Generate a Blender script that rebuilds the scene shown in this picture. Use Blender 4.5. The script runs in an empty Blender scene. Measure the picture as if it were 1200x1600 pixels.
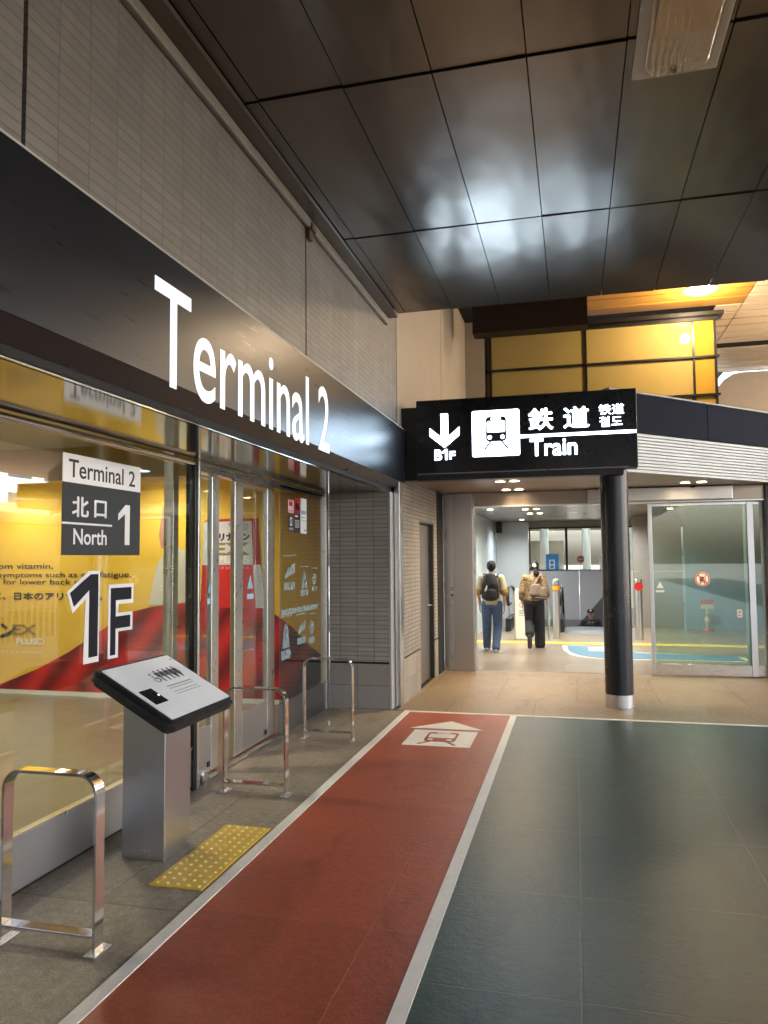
import bpy, bmesh, math, random
from mathutils import Vector, Matrix, Euler
random.seed(7)
R = math.radians
scene = bpy.context.scene
COL = scene.collection

# ------------------------------------------------------------------ nodes / materials
class NT:
    def __init__(s, name):
        s.m = bpy.data.materials.new(name); s.m.use_nodes = True
        s.t = s.m.node_tree; s.t.nodes.clear()
        s.out = s.t.nodes.new('ShaderNodeOutputMaterial')
    def n(s, typ, **kw):
        nd = s.t.nodes.new('ShaderNode' + typ)
        for k, v in kw.items():
            if k.startswith('i_'):
                key = k[2:]
                key = int(key) if key.isdigit() else key.replace('_', ' ')
                s.set(nd.inputs[key], v)
            else:
                setattr(nd, k, v)
        return nd
    def set(s, sock, v):
        if isinstance(v, bpy.types.NodeSocket): s.t.links.new(v, sock)
        else: sock.default_value = v
    def math(s, op, a, b=0.0, c=None):
        nd = s.t.nodes.new('ShaderNodeMath'); nd.operation = op
        s.set(nd.inputs[0], a); s.set(nd.inputs[1], b)
        if c is not None: s.set(nd.inputs[2], c)
        return nd.outputs[0]
    def coord(s): return s.n('TexCoord').outputs['Object']
    def mapping(s, vec, scale=(1, 1, 1), loc=(0, 0, 0)):
        nd = s.n('Mapping'); s.set(nd.inputs['Vector'], vec)
        nd.inputs['Scale'].default_value = scale; nd.inputs['Location'].default_value = loc
        return nd.outputs[0]
    def noise(s, vec, scale=5, detail=4, rough=.5, dist=0):
        nd = s.n('TexNoise'); s.set(nd.inputs['Vector'], vec)
        nd.inputs['Scale'].default_value = scale; nd.inputs['Detail'].default_value = detail
        nd.inputs['Roughness'].default_value = rough; nd.inputs['Distortion'].default_value = dist
        return nd.outputs['Fac']
    def ramp(s, fac, a, b, c0=(0, 0, 0, 1), c1=(1, 1, 1, 1)):
        nd = s.n('ValToRGB'); s.set(nd.inputs[0], fac)
        e = nd.color_ramp.elements; e[0].position = a; e[1].position = b
        e[0].color = c0; e[1].color = c1
        return nd.outputs[0]
    def mix(s, fac, a, b):
        nd = s.n('Mix', data_type='RGBA'); s.set(nd.inputs[0], fac)
        s.set(nd.inputs[6], a); s.set(nd.inputs[7], b)
        return nd.outputs[2]
    def bump(s, h, strength=.3, dist=.01):
        nd = s.n('Bump'); s.set(nd.inputs['Height'], h)
        nd.inputs['Strength'].default_value = strength; nd.inputs['Distance'].default_value = dist
        return nd.outputs[0]
    def principled(s, base, rough=.5, metal=0., normal=None, **kw):
        nd = s.n('BsdfPrincipled')
        s.set(nd.inputs['Base Color'], base); s.set(nd.inputs['Roughness'], rough); s.set(nd.inputs['Metallic'], metal)
        if normal is not None: s.set(nd.inputs['Normal'], normal)
        for k, v in kw.items(): s.set(nd.inputs[k.replace('_', ' ')], v)
        s.t.links.new(nd.outputs[0], s.out.inputs[0])
        return nd

def c4(c, k=1.0): return (c[0]*k, c[1]*k, c[2]*k, 1)

def simple(name, col, rough=.5, metal=0., var=.12, vscale=6, bump=None, rvar=.08, spec=None):
    """surface with slight mottling of colour and gloss"""
    m = NT(name); co = m.coord()
    f = m.noise(co, vscale, 5, .6)
    base = m.mix(f, c4(col, 1-var), c4(col, 1+var))
    r = m.math('ADD', m.math('MULTIPLY', m.noise(co, vscale*2.3, 3), rvar*2), rough-rvar)
    nrm = None
    if bump: nrm = m.bump(m.noise(co, bump[0], 5, .6), bump[1], bump[2])
    p = m.principled(base, r, metal, nrm)
    if spec is not None: p.inputs['Specular IOR Level'].default_value = spec
    return m.m

def emit(name, col, strength):
    m = NT(name); e = m.n('Emission'); e.inputs[0].default_value = c4(col); e.inputs[1].default_value = strength
    m.t.links.new(e.outputs[0], m.out.inputs[0]); return m.m

def steel(name, col=(.62, .62, .63), rough=.3, axis=(60, 60, 1.2), var=.1, bump=.05):
    m = NT(name); co = m.coord()
    f = m.noise(m.mapping(co, axis), 3, 4, .6)
    g = m.noise(co, 1.3, 3)
    base = m.mix(f, c4(col, 1-var), c4(col, 1+var))
    r = m.math('ADD', m.math('MULTIPLY', m.math('ADD', f, g), .12), rough-.1)
    m.principled(base, r, 1.0, m.bump(f, bump, .002)); return m.m

def tile(name, axis, col=(.2, .19, .175), w=.2, h=.05, gap=.004, joint=(.05, .048, .045), off=(0, 0), rough=.5, var=.1, ribs=True):
    m = NT(name); co = m.coord(); sep = m.n('SeparateXYZ'); m.set(sep.inputs[0], co)
    comb = m.n('CombineXYZ'); m.set(comb.inputs[0], m.math('ADD', sep.outputs[0 if axis == 'x' else 1], off[0]))
    m.set(comb.inputs[1], m.math('ADD', sep.outputs[2], off[1]))
    b = m.n('TexBrick', offset=0.0, squash=1.0); m.set(b.inputs['Vector'], comb.outputs[0])
    b.inputs['Color1'].default_value = c4(col, 1-var); b.inputs['Color2'].default_value = c4(col, 1+var)
    b.inputs['Mortar'].default_value = c4(joint); b.inputs['Scale'].default_value = 1
    b.inputs['Mortar Size'].default_value = gap; b.inputs['Mortar Smooth'].default_value = .25
    b.inputs['Brick Width'].default_value = w; b.inputs['Row Height'].default_value = h; b.inputs['Bias'].default_value = 0
    stain = m.noise(m.mapping(co, (1.5, 1.5, .3)), 1.3, 6, .68, .4)
    base = m.mix(m.math('MULTIPLY', m.ramp(stain, .38, .72), .6), b.outputs[0], m.mix(.6, b.outputs[0], c4([col[0]*.55, col[1]*.52, col[2]*.48])))
    hgt = m.math('SUBTRACT', 1.0, b.outputs['Fac'])
    if ribs: hgt = m.math('ADD', hgt, m.math('MULTIPLY', m.noise(m.mapping(co, (6, 6, 60)), 3, 3), .45))
    m.principled(base, m.math('ADD', rough-.1, m.math('MULTIPLY', stain, .2)), 0, m.bump(hgt, .5, .004)); return m.m

def paving(name, col, rough=.4, off=(0, 0), size=(.93, 1.86), joint=None, wear=(1, 1, 1), weark=.3, gloss_patch=.15, bumpk=.6, fine=90, gap=.006, stack=False, spec=.4, grain=.5, stains=.5):
    """coated or stone paving: slabs, faded joints, grain, worn and stained patches, scuffs"""
    m = NT(name); co = m.coord(); sep = m.n('SeparateXYZ'); m.set(sep.inputs[0], co)
    wob = m.math('MULTIPLY', m.math('SUBTRACT', m.noise(co, 6, 3), .5), .012)
    comb = m.n('CombineXYZ'); m.set(comb.inputs[0], m.math('ADD', m.math('ADD', sep.outputs[0], off[0]), wob)); m.set(comb.inputs[1], m.math('ADD', m.math('ADD', sep.outputs[1], off[1]), wob))
    b = m.n('TexBrick', offset=0 if stack else .5, offset_frequency=2, squash=1.0); m.set(b.inputs['Vector'], comb.outputs[0])
    b.inputs['Scale'].default_value = 1; b.inputs['Mortar Size'].default_value = gap; b.inputs['Mortar Smooth'].default_value = .4
    b.inputs['Brick Width'].default_value = size[0]; b.inputs['Row Height'].default_value = size[1]; b.inputs['Bias'].default_value = 0
    b.inputs['Color1'].default_value = c4(col, .86); b.inputs['Color2'].default_value = c4(col, 1.14)
    b.inputs['Mortar'].default_value = c4(col)
    jc = c4(joint if joint else [v*.45 for v in col])
    big = m.noise(co, .9, 6, .62, .4); mid = m.noise(co, 22, 5, .7); fin = m.noise(co, fine, 3, .75)
    base = m.mix(m.math('MULTIPLY', m.ramp(big, .35, .7), weark), b.outputs[0], c4(wear))
    g = m.math('ADD', m.math('MULTIPLY', fin, .6), m.math('MULTIPLY', mid, .4))
    base = m.mix(m.math('MULTIPLY', m.ramp(g, .5, .66), grain), base, c4([v*2.0+.02 for v in col]))
    base = m.mix(m.math('MULTIPLY', m.ramp(g, .36, .5, (1, 1, 1, 1), (0, 0, 0, 1)), grain), base, c4([v*.45 for v in col]))
    stn = m.noise(m.mapping(co, (1, .5, 1)), 2.2, 8, .7, 1.0)
    base = m.mix(m.math('MULTIPLY', m.ramp(stn, .54, .68), stains), base, c4([v*.5 for v in col]))
    pale = m.noise(m.mapping(co, (1, .7, 1), (7, 3, 0)), 3.4, 7, .7, .6)
    base = m.mix(m.math('MULTIPLY', m.ramp(pale, .6, .74), stains*.22), base, c4([min(1, v*1.9+.03) for v in col]))
    worn = m.ramp(m.noise(co, 2.3, 5, .65), .4, .6)
    jf = m.math('MULTIPLY', m.math('ADD', .35, m.math('MULTIPLY', worn, .65)), b.outputs['Fac'])
    base = m.mix(jf, base, jc)
    scr = m.noise(m.mapping(co, (18, 4, 1)), 2.2, 6, .7)
    base = m.mix(m.math('MULTIPLY', m.ramp(scr, .66, .74), .25), base, (.5, .46, .41, 1))
    r = m.math('ADD', m.math('MULTIPLY', m.math('ADD', m.math('MULTIPLY', stn, .7), m.math('MULTIPLY', mid, .6)), gloss_patch*1.8), rough-gloss_patch)
    hgt = m.math('ADD', m.math('MULTIPLY', fin, .35), m.math('MULTIPLY', mid, .9))
    hgt = m.math('ADD', hgt, m.math('MULTIPLY', m.noise(co, 7, 4, .6), .8))
    hgt = m.math('ADD', hgt, m.math('MULTIPLY', m.math('SUBTRACT', 1, b.outputs['Fac']), .5))
    p = m.principled(base, r, 0, m.bump(hgt, bumpk, .006)); p.inputs['Specular IOR Level'].default_value = spec; return m.m

def glassmat(name, tint=(.93, .97, .95), f0=.045, gl=(1, 1, 1)):
    m = NT(name)
    lw = m.n('LayerWeight'); lw.inputs[0].default_value = .5
    fac = m.math('ADD', m.math('MULTIPLY', m.math('POWER', lw.outputs['Facing'], 5.0), 1-f0), f0)
    tr = m.n('BsdfTransparent'); tr.inputs[0].default_value = c4(tint)
    g = m.n('BsdfGlossy'); g.inputs['Color'].default_value = c4(gl); g.inputs['Roughness'].default_value = .015
    mx = m.n('MixShader'); m.set(mx.inputs[0], fac); m.t.links.new(tr.outputs[0], mx.inputs[1]); m.t.links.new(g.outputs[0], mx.inputs[2])
    m.t.links.new(mx.outputs[0], m.out.inputs[0]); return m.m

# ------------------------------------------------------------------ geometry helpers
def BM(): return bmesh.new()
def box(bm, x0, x1, y0, y1, z0, z1, bev=0.0, seg=2):
    r = bmesh.ops.create_cube(bm, size=1.0)
    vs = r['verts']
    for v in vs:
        v.co = Vector(((x0+x1)/2+v.co.x*(x1-x0), (y0+y1)/2+v.co.y*(y1-y0), (z0+z1)/2+v.co.z*(z1-z0)))
    if bev > 0:
        es = list({e for v in vs for e in v.link_edges})
        bmesh.ops.bevel(bm, geom=es, offset=bev, segments=seg, profile=.5, affect='EDGES')
    return vs
def bbox(*a, **k):
    bm = BM(); box(bm, *a, **k); return bm
def prism(bm, pts, n, depth):
    """closed polygon pts (Vectors) pushed along n by depth"""
    a = [bm.verts.new(p) for p in pts]; b = [bm.verts.new(Vector(p)+Vector(n)*depth) for p in pts]
    L = len(pts)
    fs = [bm.faces.new(a), bm.faces.new(list(reversed(b)))]
    for i in range(L): fs.append(bm.faces.new((a[i], b[i], b[(i+1) % L], a[(i+1) % L])))
    bmesh.ops.recalc_face_normals(bm, faces=fs)
    return a+b
def rrect(u0, u1, v0, v1, r, n=5):
    out = []
    for cx, cy, a0 in ((u1-r, v1-r, 0), (u0+r, v1-r, 90), (u0+r, v0+r, 180), (u1-r, v0+r, 270)):
        for i in range(n+1):
            a = R(a0+90*i/n); out.append((cx+r*math.cos(a), cy+r*math.sin(a)))
    return out
def cyl(bm, p0, p1, r0, r1=None, n=24, caps=True):
    r1 = r0 if r1 is None else r1
    p0 = Vector(p0); p1 = Vector(p1); d = p1-p0
    M = Matrix.Translation((p0+p1)/2) @ d.to_track_quat('Z', 'Y').to_matrix().to_4x4()
    return bmesh.ops.create_cone(bm, cap_ends=caps, segments=n, radius1=r0, radius2=r1, depth=d.length, matrix=M)['verts']
def sweep(bm, path, prof, closed=False, up=Vector((0, 1, 0))):
    """sweep 2d profile (a,b) along 3d path; a along `up`, b along the in-plane normal"""
    rings = []
    P = [Vector(p) for p in path]
    for i, p in enumerate(P):
        t = (P[min(i+1, len(P)-1)]-P[max(i-1, 0)]).normalized()
        nrm = t.cross(up).normalized()
        rings.append([bm.verts.new(p+up*a+nrm*b) for a, b in prof])
    L = len(prof)
    fs = []
    for i in range(len(rings)-1):
        for j in range(L):
            fs.append(bm.faces.new((rings[i][j], rings[i][(j+1) % L], rings[i+1][(j+1) % L], rings[i+1][j])))
    fs.append(bm.faces.new(rings[0][::-1])); fs.append(bm.faces.new(rings[-1]))
    bmesh.ops.recalc_face_normals(bm, faces=fs)

def world_loc(o):
    v = Vector((0, 0, 0))
    while o is not None: v += o.location; o = o.parent
    return v
def obj(name, bm, mat, parent=None, smooth=False, angle=35):
    """one mesh object; bm is in world coordinates and is moved into the parent's space"""
    if parent is not None: bmesh.ops.translate(bm, verts=bm.verts, vec=-world_loc(parent))
    me = bpy.data.meshes.new(name); bm.to_mesh(me); bm.free()
    if mat is not None: me.materials.append(mat)
    if smooth:
        for p in me.polygons: p.use_smooth = True
        try: me.set_sharp_from_angle(angle=R(angle))
        except Exception: pass
    o = bpy.data.objects.new(name, me); COL.objects.link(o)
    if parent is not None: o.parent = parent
    return o
def tag(o, label, cat, group=None):
    o['label'] = label; o['category'] = cat; o['kind'] = 'thing'
    if group: o['group'] = group
    return o
def thing(name, label, cat, loc=(0, 0, 0), group=None):
    o = bpy.data.objects.new(name, None); COL.objects.link(o); o.location = loc; o.empty_display_size = .1
    return tag(o, label, cat, group)
def struct(name, bm, mat, **k):
    o = obj(name, bm, mat, **k); o['kind'] = 'structure'; return o
def copy_thing(o, loc, label=None):
    c = o.copy(); COL.objects.link(c); c.location = loc
    if label: c['label'] = label
    for ch in list(o.children):
        d = ch.copy(); COL.objects.link(d); d.parent = c
        for g in list(ch.children):
            e = g.copy(); COL.objects.link(e); e.parent = d
    return c

def text_bm(body, fit, org, ux, uy, depth=.002, bold=0.0, shifts=0, keep=False, align='L'):
    """lettering fitted to a box (width, height) at org in the plane ux, uy; its front face lies `depth` along ux x uy"""
    cu = bpy.data.curves.new('lettering_curve', 'FONT'); cu.body = body; cu.offset = bold; cu.extrude = .5; cu.resolution_u = 6
    ob = bpy.data.objects.new('lettering_curve', cu); COL.objects.link(ob)
    bpy.context.view_layer.update()
    me = bpy.data.meshes.new_from_object(ob.evaluated_get(bpy.context.evaluated_depsgraph_get()))
    bpy.data.objects.remove(ob); bpy.data.curves.remove(cu)
    xs = [v.co.x for v in me.vertices]; ys = [v.co.y for v in me.vertices]
    x0, x1, y0, y1 = min(xs), max(xs), min(ys), max(ys)
    w, h = fit; sy = h/(y1-y0); sx = sy if (w is None or keep) else w/(x1-x0)
    ux = Vector(ux); uy = Vector(uy); n = ux.cross(uy)
    bm = BM(); bm.from_mesh(me); bpy.data.meshes.remove(me)
    for v in bm.verts:
        a, b, c = (v.co.x-x0)*sx, (v.co.y-y0)*sy, v.co.z+.5
        v.co = Vector(org)+ux*a+uy*b+n*(c*depth)
    if shifts:
        base = bm.copy(); k = 0
        for dx, dy in ((1, 0), (-1, 0), (0, 1), (0, -1)):
            k += 1; t = base.copy()
            bmesh.ops.translate(t, verts=t.verts, vec=ux*dx*shifts+uy*dy*shifts-n*(.00025*k))
            tm = bpy.data.meshes.new('tmp'); t.to_mesh(tm); t.free(); bm.from_mesh(tm); bpy.data.meshes.remove(tm)
        base.free()
    return bm
def join(*bms):
    a = bms[0]
    for b in bms[1:]:
        tm = bpy.data.meshes.new('tmp'); b.to_mesh(tm); b.free(); a.from_mesh(tm); bpy.data.meshes.remove(tm)
    return a
def shape(pts2, org, ux, uy, depth):
    ux = Vector(ux); uy = Vector(uy); bm = BM()
    prism(bm, [Vector(org)+ux*a+uy*b for a, b in pts2], ux.cross(uy), depth); return bm
def disc2(cx, cy, r, n=24, ry=None):
    return [(cx+r*math.cos(2*math.pi*i/n), cy+(ry or r)*math.sin(2*math.pi*i/n)) for i in range(n)]
def bar2(x0, y0, x1, y1, w):
    d = Vector((x1-x0, y1-y0)); p = Vector((-d.y, d.x)).normalized()*w/2
    return [(x0+p.x, y0+p.y), (x0-p.x, y0-p.y), (x1-p.x, y1-p.y), (x1+p.x, y1+p.y)]

X_, Y_, Z_ = (1, 0, 0), (0, 1, 0), (0, 0, 1)

#MATERIALS#
# ------------------------------------------------------------------ materials
M = {}
M['tile_y'] = tile('grey_wall_tile', 'y', (.215, .196, .172), off=(-.1+.064, .01), gap=.0035, joint=(.135, .122, .106))
M['tile_x'] = tile('grey_pier_tile', 'x', (.36, .34, .31), off=(.02, .01), joint=(.13, .12, .11))
M['tile_low'] = tile('plain_pier_tile', 'x', (.32, .3, .28), w=.4, h=.26, off=(.02, .0), gap=.003)
M['tile_side'] = tile('side_wall_tile', 'y', (.33, .3, .26), off=(.05, .01))
M['beige'] = simple('beige_cladding', (.42, .36, .28), .55, 0, .1, 1.4)
M['ceil'] = None
M['black_gloss'] = simple('black_gloss_panel', (.012, .013, .016), .14, 0, .2, 3, rvar=.04)
M['black'] = simple('black_metal', (.012, .012, .014), .35, 0, .2, 8)
M['dark_steel'] = steel('dark_steel', (.16, .155, .15), .3)
M['fascia'] = None
M['soffit'] = simple('mirror_soffit', (.30, .29, .27), .1, 1, .06, 2, rvar=.03)
M['soffit_side'] = simple('satin_soffit_edge', (.1, .1, .1), .2, 1, .06, 2, rvar=.03)
def lit_letter():
    m = NT('lit_letter_acrylic'); m.principled((.8, .82, .85, 1), .4, 0, Emission_Color=(.8, .9, 1, 1), Emission_Strength=.075); return m.m
M['white_letter'] = lit_letter()
M['steel'] = steel('brushed_steel')
M['steel_h'] = steel('brushed_steel_kick', (.55, .56, .58), .33, (1.2, 1.2, 60))
M['steel_warm'] = steel('brushed_steel_header', (.6, .57, .53), .27, (1.2, 1.2, 60))
M['chrome'] = simple('polished_chrome', (.72, .71, .71), .09, 1, .03, 9, rvar=.04)
M['alu'] = simple('satin_aluminium', (.66, .67, .67), .3, 1, .05, 5)
M['dark_alu'] = simple('dark_bronze_frame', (.05, .048, .045), .3, .8, .1, 5)
M['glass'] = glassmat('clear_glass', (.92, .95, .93), .105)
M['glass_green'] = glassmat('green_tinted_glass', (.72, .84, .78), .08)
M['glass_in'] = glassmat('inner_glass', (.88, .93, .93), .05)
M['rubber'] = simple('black_rubber', (.015, .015, .016), .45, 0, .2, 20)
M['white'] = simple('white_print', (.8, .81, .82), .35, 0, .02)
def worn_paint():
    m = NT('white_road_paint'); co = m.coord()
    base = m.mix(m.noise(co, 9, 5, .6), (.76, .7, .59, 1), (.92, .85, .74, 1))
    wear = m.ramp(m.noise(co, 26, 7, .75), .6, .68)
    dirt = m.ramp(m.noise(m.mapping(co, (3, .6, 1)), 1.6, 5, .65), .5, .75)
    base = m.mix(m.math('MULTIPLY', wear, .6), base, (.3, .25, .2, 1))
    base = m.mix(m.math('MULTIPLY', dirt, .2), base, (.4, .34, .27, 1))
    m.principled(base, .55, 0, m.bump(m.noise(co, 140, 4, .6), .4, .003)); return m.m
M['white_paint'] = worn_paint()
M['gap'] = simple('joint_black', (.006, .006, .006), .8, 0, .1)
M['yellow_tile'] = simple('yellow_tactile', (.76, .47, .05), .42, 0, .12, 9, (120, .3, .002))

def ceil_mat():
    m = NT('bronze_ceiling_panel'); co = m.coord()
    wav = m.noise(m.mapping(co, (1.7, .6, 1)), 1.0, 1.6, .45, .3)
    fin = m.noise(co, 9, 4, .6)
    base = m.mix(m.noise(co, .8, 4), (.145, .122, .1, 1), (.185, .16, .132, 1))
    r = m.math('ADD', m.math('MULTIPLY', fin, .05), .225)
    h = m.math('ADD', wav, m.math('MULTIPLY', m.noise(m.mapping(co, (3.2, 1.6, 1)), 1.0, 1.0), .35))
    m.principled(base, r, .9, m.bump(h, .5, .05)); return m.m
M['ceil'] = ceil_mat()
def fascia_mat():
    m = NT('fascia_black_metal'); co = m.coord()
    f = m.noise(m.mapping(co, (1, 1.2, 30)), 2, 3); g = m.noise(co, .7, 4)
    base = m.mix(g, (.007, .008, .011, 1), (.012, .013, .016, 1))
    r = m.math('ADD', m.math('MULTIPLY', f, .08), .25)
    p = m.principled(base, r, .0, m.bump(m.noise(m.mapping(co, (1, .6, 1.5)), 1.2, 2), .12, .02)); p.inputs['Specular IOR Level'].default_value = .32; return m.m
M['fascia'] = fascia_mat()

# ------------------------------------------------------------------ camera
cam = bpy.data.cameras.new('camera'); cam.sensor_width = 36; cam.lens = 26.415; cam.clip_end = 3000; cam.clip_start = .05
camo = bpy.data.objects.new('camera', cam); COL.objects.link(camo)
Rm = Matrix(((.9693, -.0236, -.2446), (.2456, .0577, .9676), (-.0087, -.9981, .0617)))
rt, dn, fw = Rm.col[0], Rm.col[1], Rm.col[2]
camo.matrix_world = Matrix(((rt.x, -dn.x, -fw.x, 0), (rt.y, -dn.y, -fw.y, 0), (rt.z, -dn.z, -fw.z, 1.69), (0, 0, 0, 1)))
scene.camera = camo

#GROUND#
# ------------------------------------------------------------------ ground
M['paving_grey'] = paving('grey_stone_paving', (.3, .235, .16), .42, off=(.01, .35), weark=.35, wear=(.17, .155, .13), gloss_patch=.16, fine=100, grain=.75, bumpk=.7)
M['lane_red'] = paving('red_lane_coating', (.37, .07, .025), .4, size=(.93, .905), stack=True, bumpk=.5, grain=.35, stains=.55, off=(.012, .2), joint=(.42, .16, .1), weark=.4, wear=(.3, .06, .03), gap=.003)
M['pave_green'] = paving('dark_green_coating', (.019, .05, .036), .31, size=(.93, .905), stack=True, off=(.012, .575), joint=(.085, .1, .08), weark=.6, wear=(.046, .06, .043), gap=.0045, stains=.45, gloss_patch=.07, bumpk=.45, grain=.3, spec=.35)
M['pave_beige'] = paving('beige_entrance_paving', (.24, .175, .1), .42, off=(.01, .2), weark=.4, wear=(.19, .135, .08), bumpk=.8, fine=45, gap=.005, grain=.5)
M['hall_floor'] = paving('hall_stone_floor', (.25, .2, .14), .3, off=(.2, .2), size=(.9, .9), weark=.25, wear=(.25, .2, .15), bumpk=.12, grain=.25, stains=.25)
M['asphalt'] = simple('road_asphalt', (.05, .05, .05), .8, 0, .2, 3, (90, .5, .004))

def sheet(x0, x1, y0, y1, z):
    bm = BM(); vs = [bm.verts.new((a, b, z)) for a, b in ((x0, y0), (x1, y0), (x1, y1), (x0, y1))]; bm.faces.new(vs); return bm
struct('road', sheet(-400, 400, -400, 400, -2.6), M['asphalt'])
bm = BM(); box(bm, 6.0, 60, -60, 110, -2.5, -.16); struct('bus_road', bm, M['asphalt'])
bm = BM(); box(bm, -12, 6, -40, 8.248, -.5, 0); struct('pavement', bm, M['paving_grey'])
struct('red_lane', bbox(-1.80, -.7, -40, 8.2, -.02, .004), M['lane_red'])
struct('green_pavement', bbox(-.642, 5.86, -40, 8.2, -.02, .004), M['pave_green'])
bm = BM(); box(bm, -1.866, -1.798, -40, 8.2, -.02, .008); box(bm, -.704, -.638, -40, 8.2, -.02, .008); box(bm, -1.866, 5.9, 8.196, 8.25, -.02, .008)
struct('white_lane_lines', bm, M['white_paint'])
bm = BM(); box(bm, -1.96, 6, 8.25, 11.42, -.5, .004); struct('entrance_floor', bm, M['pave_beige'])
bm = BM(); box(bm, 5.86, 6.0, -40, 8.25, -.3, .012); struct('kerb', bm, simple('kerb_stone', (.3, .29, .27), .7))
# hall floor with the escalator well
bm = BM()
box(bm, -2.2, 6, 11.42, 18.8, -.5, .006); box(bm, -2.2, -1.62, 18.8, 21.0, -.5, .006); box(bm, 1.32, 6, 18.8, 21.6, -.5, .006)
box(bm, -12, 14, 21.6, 46, -.5, .004)
struct('hall_floor', bm, M['hall_floor'])
bm = BM(); box(bm, -1.62, 1.32, 21.0, 21.6, -2.6, .004); struct('well_wall', bm, simple('well_grey', (.2, .2, .21), .6))
struct('vestibule_floor', bbox(-8.4, -2.86, -30, 8.28, -.02, .006), paving('vestibule_stone', (.2, .18, .12), .3, off=(.3, .3), size=(.6, .9), wear=(.17, .15, .1), bumpk=.1, grain=.2))

# painted train arrow on the red lane
zt = .008
arrow = thing('lane_arrow_marking', 'white painted arrow tip and train pictogram on the red lane', 'road marking', (-1.25, 7.1, .004))
obj('arrow_tip', shape([(-1.633, 7.44), (-.901, 7.45), (-1.27, 7.8)], (0, 0, .002), X_, Y_, .004), M['white_paint'], arrow)
ppan = obj('pictogram_panel', shape([(-1.565, 6.76), (-.945, 6.76), (-.945, 7.37), (-1.565, 7.37)], (0, 0, .002), X_, Y_, .004), M['white_paint'], arrow)
red_mark = M['lane_red']
def train_icon(cx, y0, s, org, ux, uy, d, mats, parent, names=('train_pictogram', 'train_window', 'train_headlight')):
    body = shape(rrect(cx-.26*s, cx+.26*s, y0+.22*s, y0+.86*s, .09*s), org, ux, uy, d)
    for sx in (-1, 1):
        body = join(body, shape(bar2(cx+sx*.13*s, y0+.24*s, cx+sx*.30*s, y0+.02*s, .05*s), org, ux, uy, d))
    parent = obj(names[0], body, mats[0], parent)
    w = shape(rrect(cx-.22*s, cx+.22*s, y0+.46*s, y0+.74*s, .03*s), org, ux, uy, d*1.6)
    w = join(w, shape(rrect(cx-.12*s, cx+.12*s, y0+.77*s, y0+.83*s, .02*s), org, ux, uy, d*1.6))
    obj(names[1], w, mats[1], parent)
    for sx in (-1, 1): obj(names[2], shape(disc2(cx+sx*.16*s, y0+.33*s, .05*s, 16), org, ux, uy, d*1.6), mats[1], parent)
train_icon(-1.255, 6.8, .56, (0, 0, .0055), X_, Y_, .003, (M['lane_red'], M['white_paint']), arrow)

# tactile slab before the kiosk
tac = thing('tactile_paving_slab', 'yellow tactile slab with raised studs before the touch screen kiosk', 'paving slab', (-2.035, 4.05, 0))
bm = bbox(-2.19, -1.89, 3.6, 4.5, 0, .008)
for i in range(5):
    for j in range(15):
        cyl(bm, (-2.16+.06*i, 3.63+.06*j, .007), (-2.16+.06*i, 3.63+.06*j, .0125), .0125, .008, 12)
slab = obj('slab', bm, M['yellow_tile'], tac)
slab.data.materials.append(simple('worn_yellow_stud', (.85, .63, .2), .4, 0, .1))
for p in slab.data.polygons[6:]: p.material_index = 1

#WALL#
# ------------------------------------------------------------------ upper tiled wall and fascia
wall = thing('tiled_wall', 'tall grey tiled wall above the black Terminal 2 fascia', 'wall', (-2.1, 2.3, 3.1))
prev = -6.9
for k in range(-8, 8):
    y0 = -6.96+3.1*k+.012; y1 = y0+3.1-.024
    if y1 > 14.5: y1 = 14.5
    obj('tile_bay', bbox(-2.25, -1.99, y0, y1, 3.0, 6.6), M['tile_y'] if k < 5 else M['beige'], wall)
obj('expansion_joint_backing', bbox(-2.24, -2.02, -31, 14.5, 3.0, 6.5), M['gap'], wall)
obj('ledge', bbox(-2.0, -1.945, -30, 8.72, 3.217, 3.232), simple('ledge_grey', (.45, .43, .4), .5), wall)
ret = tag(obj('beige_return_wall', bbox(-2.0, -1.615, 14.45, 14.7, 2.8, 6.6), M['beige']), 'plain beige return wall where the tiled wall ends by the golden glass', 'wall')

fas = thing('entrance_fascia', 'long glossy black fascia with white Terminal 2 lettering over the entrance', 'fascia', (-2, 4.5, 2.45))
obj('fascia_sheet', bbox(-2.1, -1.94, -30, 8.74, 2.578, 3.217), M['fascia'], fas)
bm = text_bm('Terminal 2', (2.665, .53), (-1.94, 3.184, 2.548), (0, 1, 0), (0, 0, 1), .003, .003)
obj('lettering', bm, M['white_letter'], fas)
bm = BM(); prism(bm, [Vector((-1.945, -30, 2.576)), Vector((-2.04, -30, 2.5)), Vector((-2.1, -30, 2.576))], (0, 1, 0), 38.6); obj('sloping_return', bm, simple('return_black', (.02, .02, .022), .3, 0, .1, 3), fas)
obj('shadow_gap', bbox(-2.2, -2.042, -30, 8.5, 2.46, 2.574), M['gap'], fas)
bm = BM(); box(bm, -2.065, -2.05, -30, 8.45, 2.452, 2.47); box(bm, -2.745, -2.07, -30, 6.0, 2.45, 2.47); box(bm, -2.745, -2.07, 6.004, 8.28, 2.45, 2.47)
obj('soffit', bm, M['soffit'], fas)

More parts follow.
